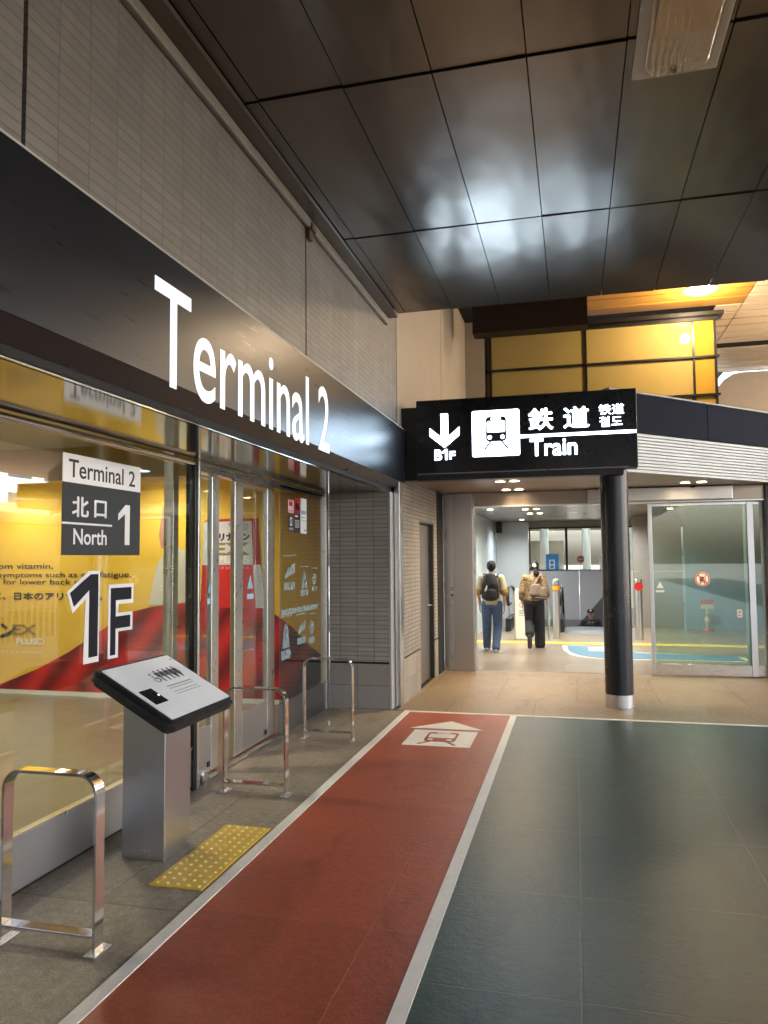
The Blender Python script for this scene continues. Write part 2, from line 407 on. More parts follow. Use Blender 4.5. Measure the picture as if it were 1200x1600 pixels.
trim = thing('ceiling_edge_trim', 'pale metal strip along the top of the tiled wall under the ceiling', 'trim', (-1.95, 3, 4.35))
bm = BM()
for y0, y1 in ((-30, 5.46), (5.47, 8.0)): box(bm, -1.99, -1.945, y0, y1, 4.285, 4.36, .012)
obj('lip', bm, simple('trim_pale', (.25, .22, .175), .55, .2, .15, 3), trim)
obj('band', bbox(-1.985, -1.845, -30, 8.0, 4.362, 4.395), simple('trim_brown', (.13, .1, .07), .4, .3), trim)
brk = tag(obj('wall_bracket', join(bbox(-1.985, -1.95, 5.42, 5.5, 4.2, 4.32), bbox(-1.97, -1.93, 5.43, 5.52, 4.27, 4.325)), simple('rust_brown', (.12, .07, .03), .6)), 'small rusty bracket on the wall joint just under the ceiling trim', 'bracket')

# ------------------------------------------------------------------ bronze ceiling
bm = BM()
xs = [-1.84, -1.75]+[-1.75+.52*i for i in range(1, 15)]
ys = [7.98-2.0*i for i in range(0, 27)]
rng = random.Random(3)
for i in range(len(xs)-1):
    for j in range(len(ys)-1):
        if i in (4, 5) and j == 1 and False: continue
        vs = box(bm, xs[i]+.0035, xs[i+1]-.0035, ys[j+1]+.006, ys[j]-.006, 4.4, 4.43)
        tx, ty = rng.uniform(-.003, .003), rng.uniform(-.003, .003)+(-.003 if j == 0 else .009 if j == 1 else .002)
        cx, cy = (xs[i]+xs[i+1])/2, (ys[j]+ys[j+1])/2
        for v in vs: v.co.z += (v.co.x-cx)*tx*2+(v.co.y-cy)*ty
ceil = struct('ceiling', bm, M['ceil'])
struct('ceiling_slab', bbox(-2.0, 5.6, -45, 7.97, 4.45, 6.9), M['gap'])

fix = thing('ceiling_light', 'unlit square ceiling lamp with a clear prismatic bowl', 'ceiling lamp', (.6, 4.0, 4.39))
obj('mounting_plate', bbox(.375, .82, 3.45, 4.315, 4.372, 4.388, .006), simple('lamp_plate', (.8, .64, .46), .5), fix)
bm = BM()
lens = rrect(.43, .765, 3.55, 4.24, .09, 6)
prism(bm, [Vector((a, b, 4.31)) for a, b in lens], (0, 0, 1), .06)
bmesh.ops.bevel(bm, geom=[e for e in bm.edges if abs(e.verts[0].co.z-4.31) < .001 and abs(e.verts[1].co.z-4.31) < .001], offset=.02, segments=3, affect='EDGES')
def lensmat():
    m = NT('prismatic_lens'); co = m.coord()
    lw = m.n('LayerWeight'); lw.inputs[0].default_value = .5
    w = m.n('TexWave', wave_type='BANDS', bands_direction='X'); m.set(w.inputs[0], co); w.inputs['Scale'].default_value = 9; w.inputs['Distortion'].default_value = 1.5
    fac = m.math('ADD', m.math('MULTIPLY', m.math('POWER', lw.outputs['Facing'], 3.0), .8), .1)
    tr = m.n('BsdfTransparent'); tr.inputs[0].default_value = (.93, .9, .85, 1)
    g = m.n('BsdfGlossy'); g.inputs['Roughness'].default_value = .06; m.set(g.inputs['Normal'], m.bump(w.outputs['Fac'], .35, .01))
    mx = m.n('MixShader'); m.set(mx.inputs[0], fac); m.t.links.new(tr.outputs[0], mx.inputs[1]); m.t.links.new(g.outputs[0], mx.inputs[2])
    m.t.links.new(mx.outputs[0], m.out.inputs[0]); return m.m
obj('lens', bm, lensmat(), fix, True)
bm = BM(); prism(bm, [Vector((a, b, 4.355)) for a, b in rrect(.46, .735, 3.6, 3.95, .06)], (0, 0, 1), .012); obj('reflector', bm, simple('peach_reflector', (.85, .52, .28), .35), fix)
bm = BM(); box(bm, .575, .605, 4.245, 4.27, 4.35, 4.374, .004); obj('clip', bm, M['black'], fix)

#GLASS#
# ------------------------------------------------------------------ glass front (x = -2.78)
gx = -2.78
gf = thing('glazed_wall', 'large fixed glass pane with steel kick plate behind the kiosk', 'glazing', (gx, 3, 0))
obj('pane', bbox(gx-.006, gx+.006, -30, 5.105, .3, 2.40), M['glass'], gf)
obj('kick_plate', bbox(gx-.03, gx+.012, -30, 5.105, .03, .298, .003), M['steel_h'], gf)
obj('sill', bbox(gx-.03, gx+.02, -30, 5.105, .299, .312), M['alu'], gf)
bm = BM(); cyl(bm, (gx+.005, -30, 2.42), (gx+.005, 5.105, 2.42), .024, n=14); obj('head_rail', bm, M['chrome'], gf, True)
bm = BM(); box(bm, gx-.05, gx+.03, 5.106, 5.150, .0, 2.447, .003); obj('mullion', bm, M['dark_alu'], gf)
bm = BM(); box(bm, gx-.05, gx+.035, 5.151, 5.18, .0, 2.447, .003); obj('mullion_facing', bm, M['alu'], gf)
bm = BM(); box(bm, gx-.05, gx-.02, -30, 5.1, 0, .029); obj('plinth', bm, M['black'], gf)
gd = tag(obj('door_track_header', join(bbox(gx-.1, gx+.02, 5.181, 8.17, 2.418, 2.447, .003), bbox(gx-.1, gx+.0, 5.181, 8.17, 2.375, 2.416)), steel('rail_steel', (.42, .41, .39), .25, (1.2, 1.2, 60))), 'steel header rail over the sliding glass doors', 'door header')
thr = tag(obj('door_threshold', join(bbox(-2.92, -2.76, 5.2, 6.85, .001, .012), bbox(-2.90, -2.888, 5.2, 6.85, .011, .016), bbox(-2.82, -2.808, 5.2, 6.85, .011, .016)), steel('threshold_steel', (.35, .32, .29), .35)), 'steel floor track under the sliding glass doors', 'threshold')

def leaf(name, label, x, y0, y1, stiles, kt):
    t = thing(name, label, 'door', (x, y0, 0))
    obj('pane', bbox(x-.006, x+.006, stiles[0][1] if stiles[0][0] == y0 else y0, stiles[-1][0], kt, 2.34), M['glass_in'], t)
    for a, b in stiles: obj('stile', bbox(x-.022, x+.022, a, b, .03, 2.37, .004), M['alu'], t)
    ka = stiles[0][1] if stiles[0][0] == y0 else y0
    obj('kick_plate', bbox(x-.018, x+.02, ka+.002, stiles[-1][0]-.002, .03, kt-.001, .003), M['steel_h'], t)
    obj('top_rail', bbox(x-.018, x+.018, ka+.002, stiles[-1][0]-.002, 2.341, 2.36), M['alu'], t)
    obj('warning_sticker', join(shape(bar2(y0+.28, 1.36, y0+.42, 1.36, .045), (x+.0065, 0, 0), Y_, Z_, .001), shape([(y0+.29, 1.43), (y0+.41, 1.43), (y0+.35, 1.55)], (x+.0065, 0, 0), Y_, Z_, .001)), simple('pale_blue_sticker', (.3, .55, .72), .4), t)
    bm = BM(); box(bm, x+.02, x+.03, stiles[-1][0]-.06, stiles[-1][0]-.03, .07, .11); obj('floor_lock', bm, M['black'], t)
    return t
leaf('sliding_door', 'narrow glass door leaf beside the dark post behind the kiosk', -2.85, 5.2, 5.655, [(5.53, 5.655)], .385)
leaf('sliding_door', 'glass door leaf with broad aluminium stiles, slid open before the red cloth', -2.85, 5.95, 6.835, [(5.95, 6.115), (6.66, 6.835)], .365)
sp = thing('glass_side_panel', 'glass side panel with pale pictogram panels and notices next to the tiled pier', 'glazing', (gx, 7.5, 0))
obj('pane', bbox(gx-.006, gx+.006, 6.846, 8.17, .3, 2.40), glassmat('smoked_glass', (.8, .81, .8), .09), sp)
obj('kick_plate', bbox(gx-.03, gx+.012, 6.846, 8.17, .0, .298, .003), steel('kick_dark', (.3, .3, .31), .33, (1.2, 1.2, 60)), sp)
bm = BM(); box(bm, gx-.04, gx+.03, 8.172, 8.262, 0, 2.447, .005); obj('end_post', bm, M['alu'], sp)
bm = BM(); box(bm, gx-.03, gx+.0, 6.846, 8.17, 2.401, 2.447); obj('head_rail', bm, M['dark_alu'], sp)
def film():
    m = NT('frosted_pale_film'); tr = m.n('BsdfTransparent'); df = m.n('BsdfDiffuse'); df.inputs[0].default_value = (.3, .4, .42, 1)
    mx = m.n('MixShader'); m.set(mx.inputs[0], m.math('ADD', .3, m.math('MULTIPLY', m.noise(m.coord(), 11, 4), .4)))
    m.t.links.new(tr.outputs[0], mx.inputs[1]); m.t.links.new(df.outputs[0], mx.inputs[2]); m.t.links.new(mx.outputs[0], m.out.inputs[0]); return m.m
pale = film()
for (a, b, z1, z0, body) in ((6.9, 7.27, 1.70, 1.38, 0), (7.37, 7.66, 1.58, 1.30, 1), (7.72, 7.93, 1.56, 1.34, 2), (6.83, 7.15, 1.10, .70, 1), (7.27, 7.57, 1.09, .81, 0), (7.62, 7.86, 1.07, .78, 2)):
    org = (gx+.0065, 0, 0); h = z1-z0; w = b-a
    p = shape(rrect(a+w*.1, b-w*.1, z0+h*.02, z0+h*.25, .01), org, Y_, Z_, .001)
    if body == 0: p = join(p, shape([(a+w*.1, z0+h*.35), (b-w*.1, z0+h*.55), (b-w*.1, z0+h*.85), (a+w*.4, z0+h*.7)], org, Y_, Z_, .001))
    if body == 1: p = join(p, shape([(a+w*.2, z0+h*.3), (b-w*.2, z0+h*.3), (b-w*.3, z0+h*.7), (a+w*.5, z0+h*.95), (a+w*.3, z0+h*.7)], org, Y_, Z_, .001))
    if body == 2: p = join(p, shape(disc2(a+w*.5, z0+h*.6, w*.3, 14, h*.28), org, Y_, Z_, .001))
    p = join(p, shape(bar2(a, z1+.03, b, z1+.03, .012), org, Y_, Z_, .001))
    obj('pictogram_film', p, pale, sp)
obj('film_band', shape(bar2(6.85, 1.17, 7.98, 1.17, .055), (gx+.0065, 0, 0), Y_, Z_, .001), pale, sp)

# notices stuck on the side panel
def notice(name, label, a, b, z0, z1, col, bits):
    t = thing(name, label, 'notice', (gx+.007, (a+b)/2, z0))
    obj('sheet', bbox(gx+.0065, gx+.008, a, b, z0, z1), simple(name+'_base', col, .4, 0, .05), t)
    for k, (a2, b2, c2, d2, cc) in enumerate(bits):
        obj('printed_block', bbox(gx+.008, gx+.009, a+(b-a)*a2, a+(b-a)*b2, z0+(z1-z0)*c2, z0+(z1-z0)*d2), simple('ink', cc, .5), t)
W3 = (.75, .75, .75)
notice('notice_sheet', 'small pink and white notice at the top corner of the side panel', 7.05, 7.2, 2.16, 2.29, (.75, .5, .52), [(.1, .9, .5, .9, (.6, .12, .2)), (.3, .7, .6, .8, W3), (.1, .9, .1, .2, (.5, .2, .25))])
notice('notice_sheet', 'small black notice with a white phone drawing under the pink one', 7.05, 7.2, 1.97, 2.14, (.03, .03, .03), [(.3, .7, .35, .85, W3), (.38, .62, .45, .75, (.03, .03, .03)), (.1, .9, .1, .22, (.3, .3, .3))])
notice('notice_sheet', 'dark red and black notice with white lines of print', 7.22, 7.385, 1.96, 2.32, (.03, .02, .022), [(0, 1, .55, 1, (.3, .02, .03)), (.2, .5, .68, .86, W3), (.55, .8, .65, .75, (.7, .3, .3)), (.1, .6, .46, .5, W3), (.1, .9, .34, .36, W3), (.1, .85, .28, .3, W3), (.1, .9, .22, .24, W3), (.1, .8, .16, .18, W3)])
notice('notice_sheet', 'tall white notice with a blue band next to the dark red one', 7.40, 7.58, 1.96, 2.33, (.75, .77, .78), [(.1, .9, .55, .65, (.15, .4, .65)), (.1, .8, .44, .47, (.4, .4, .42)), (.1, .9, .36, .38, (.4, .4, .42)), (.6, .85, .06, .12, (.3, .3, .32))])

# entrance label and floor number on the pane
lx = gx+.007
lab = thing('entrance_label', 'grey and white sign reading Terminal 2 North 1 stuck on the glass', 'sign', (lx, 4.0, 1.72))
grey = simple('label_grey', (.042, .048, .054), .6, 0, .06, spec=.2)
gfield = obj('grey_field', bbox(lx, lx+.002, 3.62, 4.4, 1.724, 2.138), grey, lab)
wfield = obj('white_field', bbox(lx, lx+.002, 3.62, 4.4, 2.139, 2.303), M['white'], lab)
lik = simple('label_ink', (.02, .02, .025), .6)
obj('title_lettering', text_bm('Terminal', (.535, .105), (lx+.002, 3.672, 2.168), Y_, Z_, .001, .01), lik, wfield)
obj('title_numeral', text_bm('2', (.07, .1), (lx+.002, 4.265, 2.168), Y_, Z_, .001, .01), lik, wfield)
def one(x0, y0, w, h): # a plain figure 1
    return [(x0+w*.58, y0), (x0+w, y0), (x0+w, y0+h), (x0+w*.62, y0+h), (x0, y0+h*.76), (x0, y0+h*.60), (x0+w*.58, y0+h*.77)]
bm = text_bm('北', (.145, .115), (lx+.002, 3.71, 1.945), Y_, Z_, .001, 0, .004)
bm = join(bm, text_bm('口', (.115, .1), (lx+.002, 3.915, 1.95), Y_, Z_, .001, 0, .004), text_bm('North', (.315, .092), (lx+.002, 3.722, 1.785), Y_, Z_, .001, .012), shape(bar2(3.62, 1.906, 4.09, 1.906, .012), (lx+.002, 0, 0), Y_, Z_, .001), shape(one(4.155, 1.79, .125, .255), (lx+.002, 0, 0), Y_, Z_, .001))
obj('white_lettering', bm, M['white'], gfield)
fl = thing('floor_number', 'large navy 1F with a white outline on the glass', 'sign', (lx, 4.0, 1.09))
one_in = [(3.876, 1.125), (3.962, 1.125), (3.962, 1.612), (3.888, 1.612), (3.70, 1.51), (3.738, 1.43), (3.876, 1.52)]
one_out = [(3.83, 1.092), (3.975, 1.092), (3.975, 1.632), (3.872, 1.632), (3.675, 1.517), (3.728, 1.395), (3.845, 1.468)]
F_in = [(4.088, 1.11), (4.142, 1.11), (4.142, 1.27), (4.30, 1.27), (4.30, 1.345), (4.142, 1.345), (4.142, 1.445), (4.31, 1.445), (4.31, 1.522), (4.088, 1.522)]
F_out = [(4.066, 1.09), (4.172, 1.09), (4.172, 1.25), (4.326, 1.25), (4.326, 1.365), (4.172, 1.365), (4.172, 1.42), (4.334, 1.42), (4.334, 1.545), (4.066, 1.545)]
oln = obj('outline', join(shape(one_out, (lx, 0, 0), Y_, Z_, .0015), shape(F_out, (lx, 0, 0), Y_, Z_, .0015)), M['white'], fl)
obj('numeral', join(shape(one_in, (lx+.0015, 0, 0), Y_, Z_, .001), shape(F_in, (lx+.0015, 0, 0), Y_, Z_, .001)), simple('navy_film', (.006, .008, .016), .6, spec=.2), oln)

# ------------------------------------------------------------------ vestibule behind the glass
py = 8.28
adv = thing('advert_wall', 'yellow advertising wall with red cloth and product box behind the glass', 'advert wall', (-5.5, py, 0))
obj('yellow_print', bbox(-8.4, -2.85, py, py+.2, .06, 2.9), simple('print_yellow', (.8, .52, .06), .5, 0, .1, .9), adv)
obj('baseboard', bbox(-8.4, -2.85, py-.012, py+.2, .0, .058), M['white'], adv)
def drapemat():
    m = NT('print_red_cloth'); co = m.coord()
    wv = m.n('TexWave', wave_type='BANDS', bands_direction='DIAGONAL'); m.set(wv.inputs[0], m.mapping(co, (1.0, 1, -.85))); wv.inputs['Scale'].default_value = 1.15; wv.inputs['Distortion'].default_value = 2.2; wv.inputs['Detail'].default_value = .6; wv.inputs['Detail Scale'].default_value = 1.1
    base = m.mix(m.ramp(wv.outputs['Fac'], .0, 1.0), (.17, .01, .018, 1), (.6, .025, .03, 1))
    sep = m.n('SeparateXYZ'); m.set(sep.inputs[0], co)
    navy = m.ramp(m.math('ADD', sep.outputs[0], m.math('MULTIPLY', m.noise(co, 2, 2), .3)), .0, 1.0, (0, 0, 0, 1), (1, 1, 1, 1))
    navy = m.ramp(m.math('SUBTRACT', sep.outputs[0], 2.0), .05, .45)
    m.principled(m.mix(navy, base, m.mix(m.ramp(wv.outputs['Fac'], .6, .95), (.022, .02, .05, 1), (.2, .02, .04, 1))), .5); return m.m
cloth = [(-7.45, .062), (-7.2, .12), (-6.66, .325), (-6.2, .55), (-5.74, .824), (-5.5, .97), (-5.29, 1.066), (-5.03, 1.123), (-4.5, 1.188), (-3.9, 1.215), (-3.7, 1.2), (-3.47, 1.08), (-3.2, .9), (-2.98, .68), (-2.86, .6), (-2.86, .062)]
obj('red_cloth_print', shape([(a, -(-b)) for a, b in cloth], (0, py-.002, 0), X_, Z_, .003), drapemat(), adv)
def pbox(pts, d, mat, name): return obj(name, shape(pts, (0, py-d, 0), X_, Z_, .002), mat, adv)
silver = simple('print_silver', (.62, .63, .68), .4, 0, .12, 3)
pbox([(-4.36, 1.63), (-3.70, 1.63), (-3.72, 2.15), (-4.34, 2.15)], .004, silver, 'box_print_top')
pbox([(-4.38, 1.12), (-3.66, 1.12), (-3.70, 1.63), (-4.36, 1.63)], .004, simple('print_red', (.62, .03, .03), .45, 0, .1, 3), 'box_print_lower')
pbox([(-3.70, 1.63), (-3.6, 1.63), (-3.64, 2.15), (-3.72, 2.15)], .004, simple('print_dark_red', (.36, .02, .035), .45), 'box_print_side')
pbox([(-3.66, 1.12), (-3.54, 1.12), (-3.6, 1.63), (-3.70, 1.63)], .004, silver, 'box_print_side_lower')
pbox([(-4.34, 2.15), (-3.62, 2.15), (-3.64, 2.18), (-4.3, 2.18)], .004, simple('print_crimson', (.5, .02, .03), .45), 'box_print_lid')
yv = lambda d: (0, 0, 0)
ink = simple('print_ink', (.02, .02, .025), .5); gold = simple('print_gold', (.3, .21, .04), .45); whitep = M['white']
T = lambda s, w, h, x, z, d=.006, b=0., sh=0: text_bm(s, (w, h), (x, py-d, z), X_, Z_, .001, b, sh)
obj('box_lettering', T('アリナミン', .5, .085, -4.25, 1.92, b=0, sh=.008), ink, adv)
obj('gold_lettering', T('EX', .5, .15, -4.24, 1.745, b=.03), gold, adv)
obj('white_lettering', join(T('PLUS', .44, .085, -4.18, 1.65, b=.02), T('アリナミンEXプラス', .55, .03, -4.3, 1.58)), whitep, adv)
obj('small_lettering', join(T('第3類医薬品', .26, .04, -4.02, 2.09), T('270錠', .22, .04, -3.98, 2.04), T('ビタミン', .26, .04, -4.02, 1.99)), simple('print_grey', (.2, .2, .24), .5), adv)
# jacket figure print
pbox([(-5.08, 1.14), (-4.98, 1.62), (-4.86, 1.8), (-4.72, 1.86), (-4.56, 1.8), (-4.42, 1.6), (-4.40, 1.16)], .003, simple('print_white_jacket', (.62, .6, .52), .5, 0, .18, 5), 'jacket_print')
pbox([(-4.92, 1.84), (-4.74, 1.84), (-4.72, 2.0), (-4.78, 2.35), (-4.9, 2.35), (-4.95, 2.0)], .0035, simple('print_skin', (.5, .25, .17), .5, 0, .2, 6), 'raised_arm_print')
# copy lines
SH = .006
for tx, w_, h_, x_, z_, b_, sh_ in (('from vitamin,', .95, .085, -7.40, 1.585, .006, 0), ('symptoms such as eye fatigue,', 1.95, .09, -7.27, 1.465, .006, 0), ('for lower back pain', 1.33, .09, -7.2, 1.375, .006, 0), ('基礎に、日本のアリナミン。', 1.95, .095, -7.68, 1.2, 0, .004)):
    obj('copy_line', T(tx, w_, h_, x_, z_, b=b_, sh=sh_), ink, adv)
obj('logo_lettering', T('ミン', .5, .17, -7.5, .72, sh=.014), ink, adv)
obj('logo_gold_lettering', T('EX', .37, .13, -7.05, .755, b=.03), gold, adv)
obj('logo_white_lettering', join(T('PLUS®', .42, .085, -6.98, .63, b=.03), T('アリナミン EX PLUS', .7, .03, -7.3, .52)), whitep, adv)

struct('vestibule_ceiling', bbox(-8.4, -2.9, -30, 8.28, 2.9, 3.0), simple('vestibule_white', (.62, .6, .55), .6))
tag(obj('vestibule_back_wall', bbox(-8.6, -8.4, -30, 8.5, 0, 3.0), simple('vestibule_yellow_wall', (.6, .42, .08), .5)), 'yellow back wall deep inside the glass vestibule', 'wall')['kind'] = 'structure'
blk = tag(obj('vestibule_bulkhead', bbox(-8.4, -2.9, 6.9, 7.2, 2.55, 2.9), simple('bulkhead_ochre', (.5, .36, .1), .5)), 'ochre bulkhead under the vestibule ceiling before the advert wall', 'bulkhead')
tag(obj('inner_glass_post', bbox(-3.72, -3.62, 6.3, 6.4, 0, 2.9, .004), M['alu']), 'pale metal post inside the vestibule behind the narrow door', 'post')
struct('roof', join(bbox(-14, -2.26, -45, 34, 6.6, 6.9), bbox(-14, 4.0, 14.9, 34, 6.62, 6.9)), M['gap'])  # unseen slabs added so that no sun leaks in
struct('building_core', join(bbox(-14, -2.3, -45, 34, 3.05, 6.55)), simple('core_grey', (.3, .3, .3), .7))

#PIER#
# ------------------------------------------------------------------ pier, corner post, side wall with door
pier = thing('tiled_pier', 'dark grey tiled pier with a black groove at the end of the glass', 'pier', (-2.4, 8.4, 0))
obj('tile_field', bbox(-2.75, -2.045, 8.28, 8.6, .525, 2.45), M['tile_x'], pier)
obj('lower_tile_field', bbox(-2.75, -2.045, 8.28, 8.6, .0, .50), M['tile_low'], pier)
obj('groove', bbox(-2.75, -2.05, 8.30, 8.59, .50, .525), M['gap'], pier)
obj('edge_trim', bbox(-2.044, -2.02, 8.275, 8.6, 0, 2.45, .003), simple('pier_trim', (.42, .41, .39), .45), pier)
post = tag(obj('corner_post', bbox(-2.012, -1.945, 8.43, 8.6, 0, 2.577, .006), steel('post_steel', (.68, .69, .7), .2)), 'bright steel corner post between the tiled pier and the side wall', 'post')
side = thing('side_wall', 'beige tiled side wall with a steel service door, under the canopy', 'wall', (-2.0, 9.7, 0))
bm = BM(); box(bm, -2.3, -1.95, 8.602, 9.585, .535, 2.66); box(bm, -2.3, -1.95, 10.605, 10.86, .535, 2.66); box(bm, -2.3, -1.95, 9.585, 10.605, 2.175, 2.66)
obj('tile_field', bm, M['tile_side'], side)
slt = tile('side_low_tile', 'y', (.33, .3, .25), w=.4, h=.26, gap=.002)
for a, b in ((8.602, 9.585), (10.605, 10.86)): obj('lower_tile_field', bbox(-2.3, -1.95, a, b, 0, .52), slt, side)
bm = BM(); box(bm, -2.29, -1.96, 8.605, 9.58, .52, .535); box(bm, -2.29, -1.96, 10.61, 10.85, .52, .535); obj('groove', bm, M['gap'], side)
door = thing('service_door', 'plain grey steel service door in the tiled side wall', 'door', (-2.0, 10.1, 0))
dleaf = obj('leaf', bbox(-2.06, -2.02, 9.61, 10.58, .008, 2.15, .003), steel('door_steel', (.4, .385, .36), .38), door)
bm = BM(); box(bm, -2.08, -1.962, 9.586, 9.606, 0, 2.174); box(bm, -2.08, -1.962, 10.584, 10.604, 0, 2.174); box(bm, -2.08, -1.962, 9.607, 10.583, 2.154, 2.174); obj('frame', bm, M['dark_alu'], door)
bm = BM(); cyl(bm, (-2.02, 10.5, 1.03), (-1.965, 10.5, 1.03), .011, n=12); cyl(bm, (-1.968, 10.51, 1.03), (-1.968, 10.37, 1.03), .01, n=12); cyl(bm, (-2.02, 10.5, 1.12), (-2.0, 10.5, 1.12), .015, n=14); obj('handle', bm, M['chrome'], dleaf, True)
jam = thing('steel_jamb', 'pair of tall brushed steel jamb panels beside the hall doorway', 'jamb', (-1.7, 11.4, 0))
jsh = obj('side_sheet', bbox(-1.935, -1.768, 11.33, 11.5, 0, 2.66, .004), steel('jamb_a', (.56, .56, .58), .27), jam)
obj('front_sheet', bbox(-1.764, -1.482, 11.26, 11.5, 0, 2.66, .004), steel('jamb_b', (.44, .42, .41), .3), jam)
obj('edge_strip', bbox(-1.481, -1.462, 11.27, 11.5, 0, 2.46), M['alu'], jam)
bm = BM()
for k in range(3): box(bm, -1.83, -1.79, 11.322, 11.329, 1.2+.02*k, 1.206+.02*k)
cyl(bm, (-1.81, 11.33, 1.13), (-1.81, 11.315, 1.13), .018, n=14); obj('key_switch', bm, M['dark_alu'], jsh)
gapw = tag(obj('dark_reveal', bbox(-2.2, -1.94, 10.862, 11.33, 0, 2.66), M['gap']), 'narrow dark reveal between the side wall and the steel jamb', 'reveal')

#CANOPY#
# ------------------------------------------------------------------ hall entrance: header, sliding doors
hdr = thing('door_header', 'steel header with a proud operator box over the hall doorway', 'door header', (.5, 11.4, 2.46))
obj('beam', bbox(-1.461, 2.6, 11.33, 11.5, 2.47, 2.665, .004), steel('header_brown', (.36, .3, .24), .3, (1.2, 1.2, 60)), hdr)
obj('operator_box', bbox(.2, 2.13, 11.18, 11.328, 2.475, 2.655, .006), M['steel_warm'], hdr)
obj('bottom_rail', bbox(-1.461, 2.6, 11.32, 11.5, 2.45, 2.469), M['alu'], hdr)
bm = BM(); cyl(bm, (1.62, 11.2, 2.665), (1.62, 11.2, 2.64), .03, .04, 16); obj('motion_sensor', bm, M['black'], hdr, True)
def hall_leaf(name, label, x0, x1, y, sl, sr, sticker=True):
    t = thing(name, label, 'door', ((x0+x1)/2, y, 0))
    obj('pane', bbox(x0+sl, x1-sr, y-.006, y+.006, .17, 2.40), M['glass_green'], t)
    obj('stile', bbox(x0, x0+sl-.001, y-.025, y+.025, .02, 2.44, .004), M['steel'], t)
    obj('stile', bbox(x1-sr+.001, x1, y-.025, y+.025, .02, 2.44, .004), M['steel'], t)
    obj('kick_plate', bbox(x0+sl, x1-sr, y-.022, y+.022, .02, .169, .003), M['steel_warm'], t)
    obj('top_rail', bbox(x0+sl, x1-sr, y-.02, y+.02, 2.401, 2.44, .003), M['alu'], t)
    return t
hl = hall_leaf('hall_sliding_door', 'green tinted sliding glass door with a red no trolley sticker', 1.03, 2.42, 11.40, .055, .085)
hall_leaf('hall_sliding_door', 'slim fixed glass leaf between the tinted sliding door and the dark post', 2.30, 2.55, 11.46, .075, .03)
# stickers (parts of the leaf)
org = (0, 11.394, 0)
red = simple('sticker_red', (.55, .07, .05), .4); cream = simple('sticker_cream', (.75, .72, .6), .4)
cx, cz = 1.735, 1.36
st = tag(obj('no_trolley_sticker', shape(disc2(cx, cz, .098, 32), (0, 11.3935, 0), X_, Z_, .001), cream), 'round white sticker with a red ring over a luggage trolley drawing', 'sticker')
bm = BM(); n = 36
for i in range(n):
    a0, a1 = 2*math.pi*i/n, 2*math.pi*(i+1)/n
    prism(bm, [Vector((cx+r*math.cos(a), 11.3925, cz+r*math.sin(a))) for r, a in ((.078, a0), (.094, a0), (.094, a1), (.078, a1))], (0, -1, 0), .0005)
obj('red_ring', join(bm, shape(bar2(cx-.058, cz+.058, cx+.058, cz-.058, .018), (0, 11.3915, 0), X_, Z_, .0005)), red, st)
bm = join(shape(rrect(cx-.035, cx+.02, cz-.03, cz+.035, .006), (0, 11.392, 0), X_, Z_, .0004), shape(bar2(cx+.035, cz+.05, cx+.035, cz-.045, .009), (0, 11.392, 0), X_, Z_, .0004), shape(bar2(cx-.045, cz-.04, cx+.035, cz-.04, .008), (0, 11.392, 0), X_, Z_, .0004), shape(bar2(cx+.035, cz+.05, cx+.055, cz+.05, .008), (0, 11.392, 0), X_, Z_, .0004), shape(disc2(cx-.025, cz-.055, .009, 10), (0, 11.392, 0), X_, Z_, .0004), shape(disc2(cx+.025, cz-.055, .009, 10), (0, 11.392, 0), X_, Z_, .0004))
obj('trolley_drawing', bm, simple('sticker_black', (.03, .03, .03), .5), st)
st2 = tag(obj('door_warning_sticker', join(shape([(1.12, 1.235), (1.22, 1.235), (1.17, 1.325)], org, X_, Z_, .001), shape(bar2(1.11, 1.19, 1.225, 1.19, .03), org, X_, Z_, .001)), simple('sticker_pale', (.55, .6, .58), .4)), 'pale triangular warning sticker on the tinted sliding door', 'sticker')
st3 = tag(obj('door_button_sticker', join(shape(rrect(2.17, 2.235, .83, .94, .012), org, X_, Z_, .001)), simple('sticker_beige', (.6, .58, .5), .4)), 'small beige sticker low on the tinted sliding door', 'sticker')
obj('arrow_print', join(shape([(2.185, .895), (2.22, .895), (2.2025, .925)], (0, 11.3925, 0), X_, Z_, .0005), shape(bar2(2.185, .86, 2.22, .86, .012), (0, 11.3925, 0), X_, Z_, .0005)), simple('sticker_dark', (.15, .14, .12), .5), st3)
tag(obj('dark_door_post', join(bbox(2.56, 2.585, 11.25, 11.5, 0, 2.66, .003), bbox(2.60, 3.1, 11.3, 11.6, 0, 2.66)), simple('post_dark', (.035, .03, .032), .3, .3)), 'dark post closing the doorway past the tinted glass door', 'post')

# ------------------------------------------------------------------ canopy
can = thing('entrance_canopy', 'low entrance canopy with a dark slanting edge band and white ribbed cladding', 'canopy', (0.5, 10, 2.66))
poly = [(-1.95, 8.9), (.42, 8.9), (5.1, 13.58), (5.1, 14.4), (-1.95, 14.4)]
bm = BM(); prism(bm, [Vector((a, b, 2.668)) for a, b in [(-1.95, 8.93), (.41, 8.93), (2.75, 11.28), (2.75, 11.5), (-1.95, 11.5)]], (0, 0, 1), .05); obj('soffit', bm, simple('canopy_soffit', (.34, .26, .2), .35, .3, .08, 1.5), can)
bm = BM(); prism(bm, [Vector((a, b, 3.2)) for a, b in [(-1.95, 8.96), (.40, 8.96), (5.0, 13.56), (5.0, 14.3), (-1.95, 14.3)]], (0, 0, 1), .3); obj('roof_deck', bm, M['black'], can)
d45 = Vector((1, 1, 0)).normalized(); nrm = Vector((1, -1, 0)).normalized()
